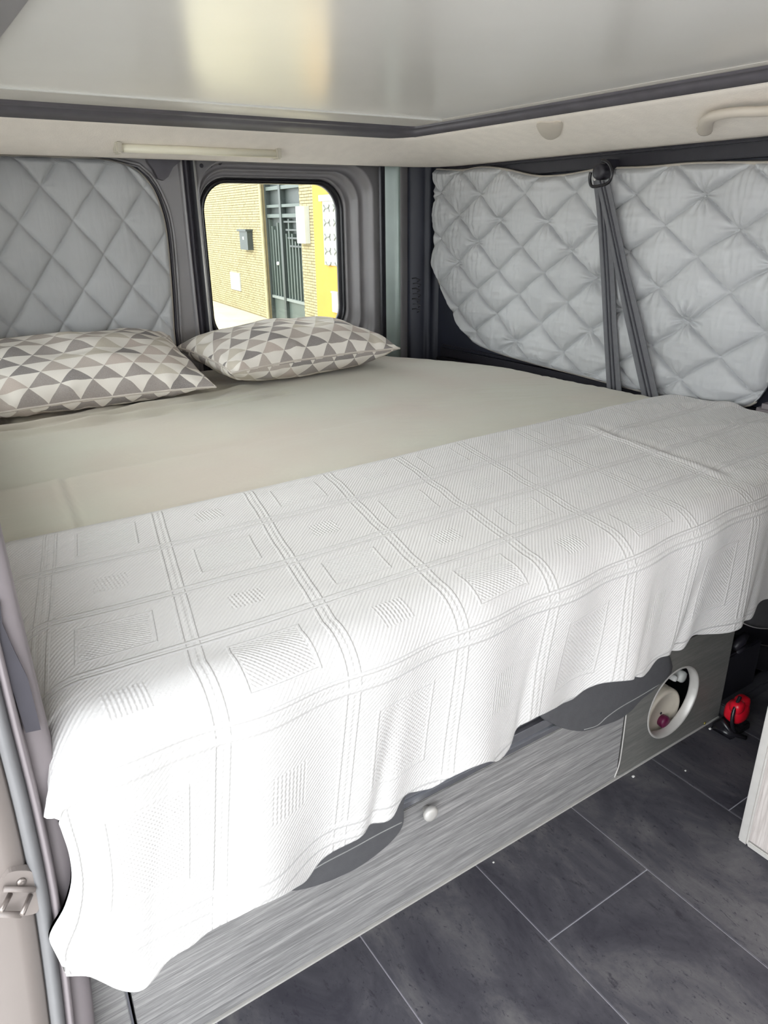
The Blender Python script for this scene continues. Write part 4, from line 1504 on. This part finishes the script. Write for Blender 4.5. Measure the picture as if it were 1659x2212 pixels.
def bricks(s0, s1, z0, z1, mb):
    hgt, ln, gap = 0.038, 0.16, 0.008
    k = 0
    z = z0
    while z < z1:
        s = s0 + (ln / 2 if k % 2 else 0)
        first = True
        x = s0
        while x < s1:
            l = ln / 2 if (first and k % 2) else ln
            e = min(x + l - gap, s1)
            if e - x > 0.02:
                wbox(mb, x, e, z, z + hgt - gap, -0.01, 0.008 + 0.003 * random.random())
            x += l; first = False
        z += hgt; k += 1
mb = MB()
bricks(s_gateL + 0.10, s_gateL + 5.2, GZ + 0.02, 1.75, mb)
bricks(s_yel0, s_gateR - 0.02, GZ + 0.02, 1.75, mb)
mb.build('brick', MT['brick'], bl, kind='stuff')
jm = MB()
wbox(jm, s_gateL, s_gateL + 0.09, GZ, 1.9, -0.02, 0.02)
jm.build('door_jamb', MT['brick'], bl)
yl_ = MB()
wbox(yl_, s_yel1 - 3, s_yel0, GZ, 4.0, -0.02, 0.02)
yl_.build('yellow_render', MT['yellow'], bl)
# ornamental white grille on the yellow wall
gr = MB()
gs0, gs1 = wl(704, 500)[0], wl(745, 500)[0]
gz1, gz0 = wl(712, 434)[1], wl(712, 572)[1]
wbox(gr, gs1 - 0.1, gs0, gz0, gz1, 0.02, 0.035)
wbox(gr, gs1 - 0.3, gs0 + 0.06, gz1, gz1 + 0.07, 0.02, 0.06)
gr.build('window_shutter', MT['white_box'], bl)
sc = MB()
for k in range(9):
    zc_ = gz0 + (gz1 - gz0) * (k + 0.5) / 9
    for q_ in (0.25, 0.75):
        s_ = gs0 + (gs1 - gs0) * q_
        pts = []
        for a in range(9):
            an = PI * a / 8 + (0 if k % 2 else PI)
            pts.append(W0 + WDIR * (s_ + 0.085 * math.cos(an)) + WN * 0.045 + Vector((0, 0, zc_ + 0.045 * math.sin(an))))
        sc.tube(pts, 0.007, 5)
sc.build('scroll_grille', plain('iron_scroll', srgb(110, 112, 106), 0.6), bl, kind='stuff')
# gate
gt = empty('street_gate', tuple(W0 + WDIR * ((s_gateL + s_gateR) / 2) + Vector((0, 0, GZ))), 'grey-green metal street gate with upright bars between the brick walls', 'gate')
m = MB()
wbox(m, s_gateR, s_gateL, GZ, 1.9, -0.16, -0.12)
m.build('backing_sheet', MT['gate_dark'], gt)
smid = wl(604, 540)[0]
for a, b in ((s_gateR, s_gateR + 0.05), (smid - 0.04, smid + 0.04), (s_gateL - 0.05, s_gateL)):
    m = MB(); wbox(m, a, b, GZ, 1.9, -0.12, -0.04); m.build('gate_post', MT['gate_dark'], gt)
zr = wl(615, 648)[1]
for z0_, z1_, mt_ in ((zr - 0.02, zr + 0.02, 'rail_pale'), (1.02, 1.07, 'gate'), (1.16, 1.20, 'gate'), (1.40, 1.45, 'gate')):
    m = MB(); wbox(m, s_gateR, s_gateL, z0_, z1_, -0.12, -0.05); m.build('rail', MT[mt_], gt)
m = MB(); wbox(m, s_gateR, s_gateL, GZ + 0.02, zr - 0.03, -0.12, -0.09); m.build('kick_plate', MT['gate'], gt)
nb_ = 13
for k in range(nb_):
    s_ = s_gateR + (s_gateL - s_gateR) * (k + 0.5) / nb_
    top_z = 1.0 - 0.10 * abs(((k * 2) % 7) - 3) * (1 if s_ < smid else 0.5)
    m = MB(); wbox(m, s_ - 0.018, s_ + 0.018, zr + 0.02, top_z, -0.12, -0.07); m.build('gate_bar', MT['gate'], gt)
for k in range(4):
    m = MB()
    a = s_gateR + 0.08 + 0.06 * k
    wbox(m, s_gateR, smid - 0.10 * (k + 1) * 0.7, 0.95 - 0.11 * k, 0.975 - 0.11 * k, -0.09, -0.06)
    m.build('gate_bar', MT['gate_dark'], gt)
q = wall_pt(601, 569, -0.06)
MB().lathe([(0.02, -0.02), (0.028, 0.0), (0.02, 0.02)], q, WN, 10).build('lock', MT['white'], gt)
# mailbox
def wall_item(name, label, cat, pa, pb, depth, mt_, extra=None):
    a, b = wl(*pa), wl(*pb)
    s0, s1 = min(a[0], b[0]), max(a[0], b[0])
    z0, z1 = min(a[1], b[1]), max(a[1], b[1])
    e = empty(name, tuple(W0 + WDIR * ((s0 + s1) / 2) + WN * 0.01 + Vector((0, 0, z0))), label, cat)
    m = MB(); wbox(m, s0, s1, z0, z1, 0.005, depth); m.build('box', MT[mt_], e)
    return e, s0, s1, z0, z1
e, s0, s1, z0, z1 = wall_item('mailbox', 'small dark green mailbox on the brick wall left of the gate', 'mailbox', (529, 499), (549, 540), 0.10, 'gate_dark')
m = MB(); wbox(m, s0 - 0.03, s1 + 0.03, z1, z1 + 0.03, 0.0, 0.13); m.build('lid', MT['gate_dark'], e)
m = MB(); wbox(m, (s0 + s1) / 2 - 0.03, (s0 + s1) / 2 + 0.03, z0 + (z1 - z0) * .55, z0 + (z1 - z0) * .7, 0.10, 0.105); m.build('name_plate', MT['white'], e)
e, s0, s1, z0, z1 = wall_item('meter_box', 'small white meter box low on the brick wall left of the gate', 'meter box', (500, 587), (523, 629), 0.03, 'white_box')
m = MB(); wbox(m, s0 + 0.03, s1 - 0.03, z0 + 0.03, z1 - 0.03, 0.03, 0.034); m.build('door', MT['white_box'], e)
e, s0, s1, z0, z1 = wall_item('meter_cabinet', 'tall white meter cabinet on the bricks right of the gate', 'meter box', (650, 446), (672, 526), 0.08, 'white_box')
m = MB(); wbox(m, s0 + 0.02, s1 - 0.02, z0 + 0.02, (z0 + z1) / 2 - 0.01, 0.08, 0.085); m.build('door', MT['white_box'], e)
m = MB(); wbox(m, s0 + 0.02, s1 - 0.02, (z0 + z1) / 2 + 0.01, z1 - 0.02, 0.08, 0.085); m.build('door', MT['white_box'], e)
e, s0, s1, z0, z1 = wall_item('utility_box', 'pale utility box low on the yellow wall at the window edge', 'utility box', (724, 632), (738, 676), 0.05, 'white_box')
m = MB(); wbox(m, s0 - 0.01, s1 + 0.01, z1, z1 + 0.02, 0.0, 0.06); m.build('lid', MT['white_box'], e)
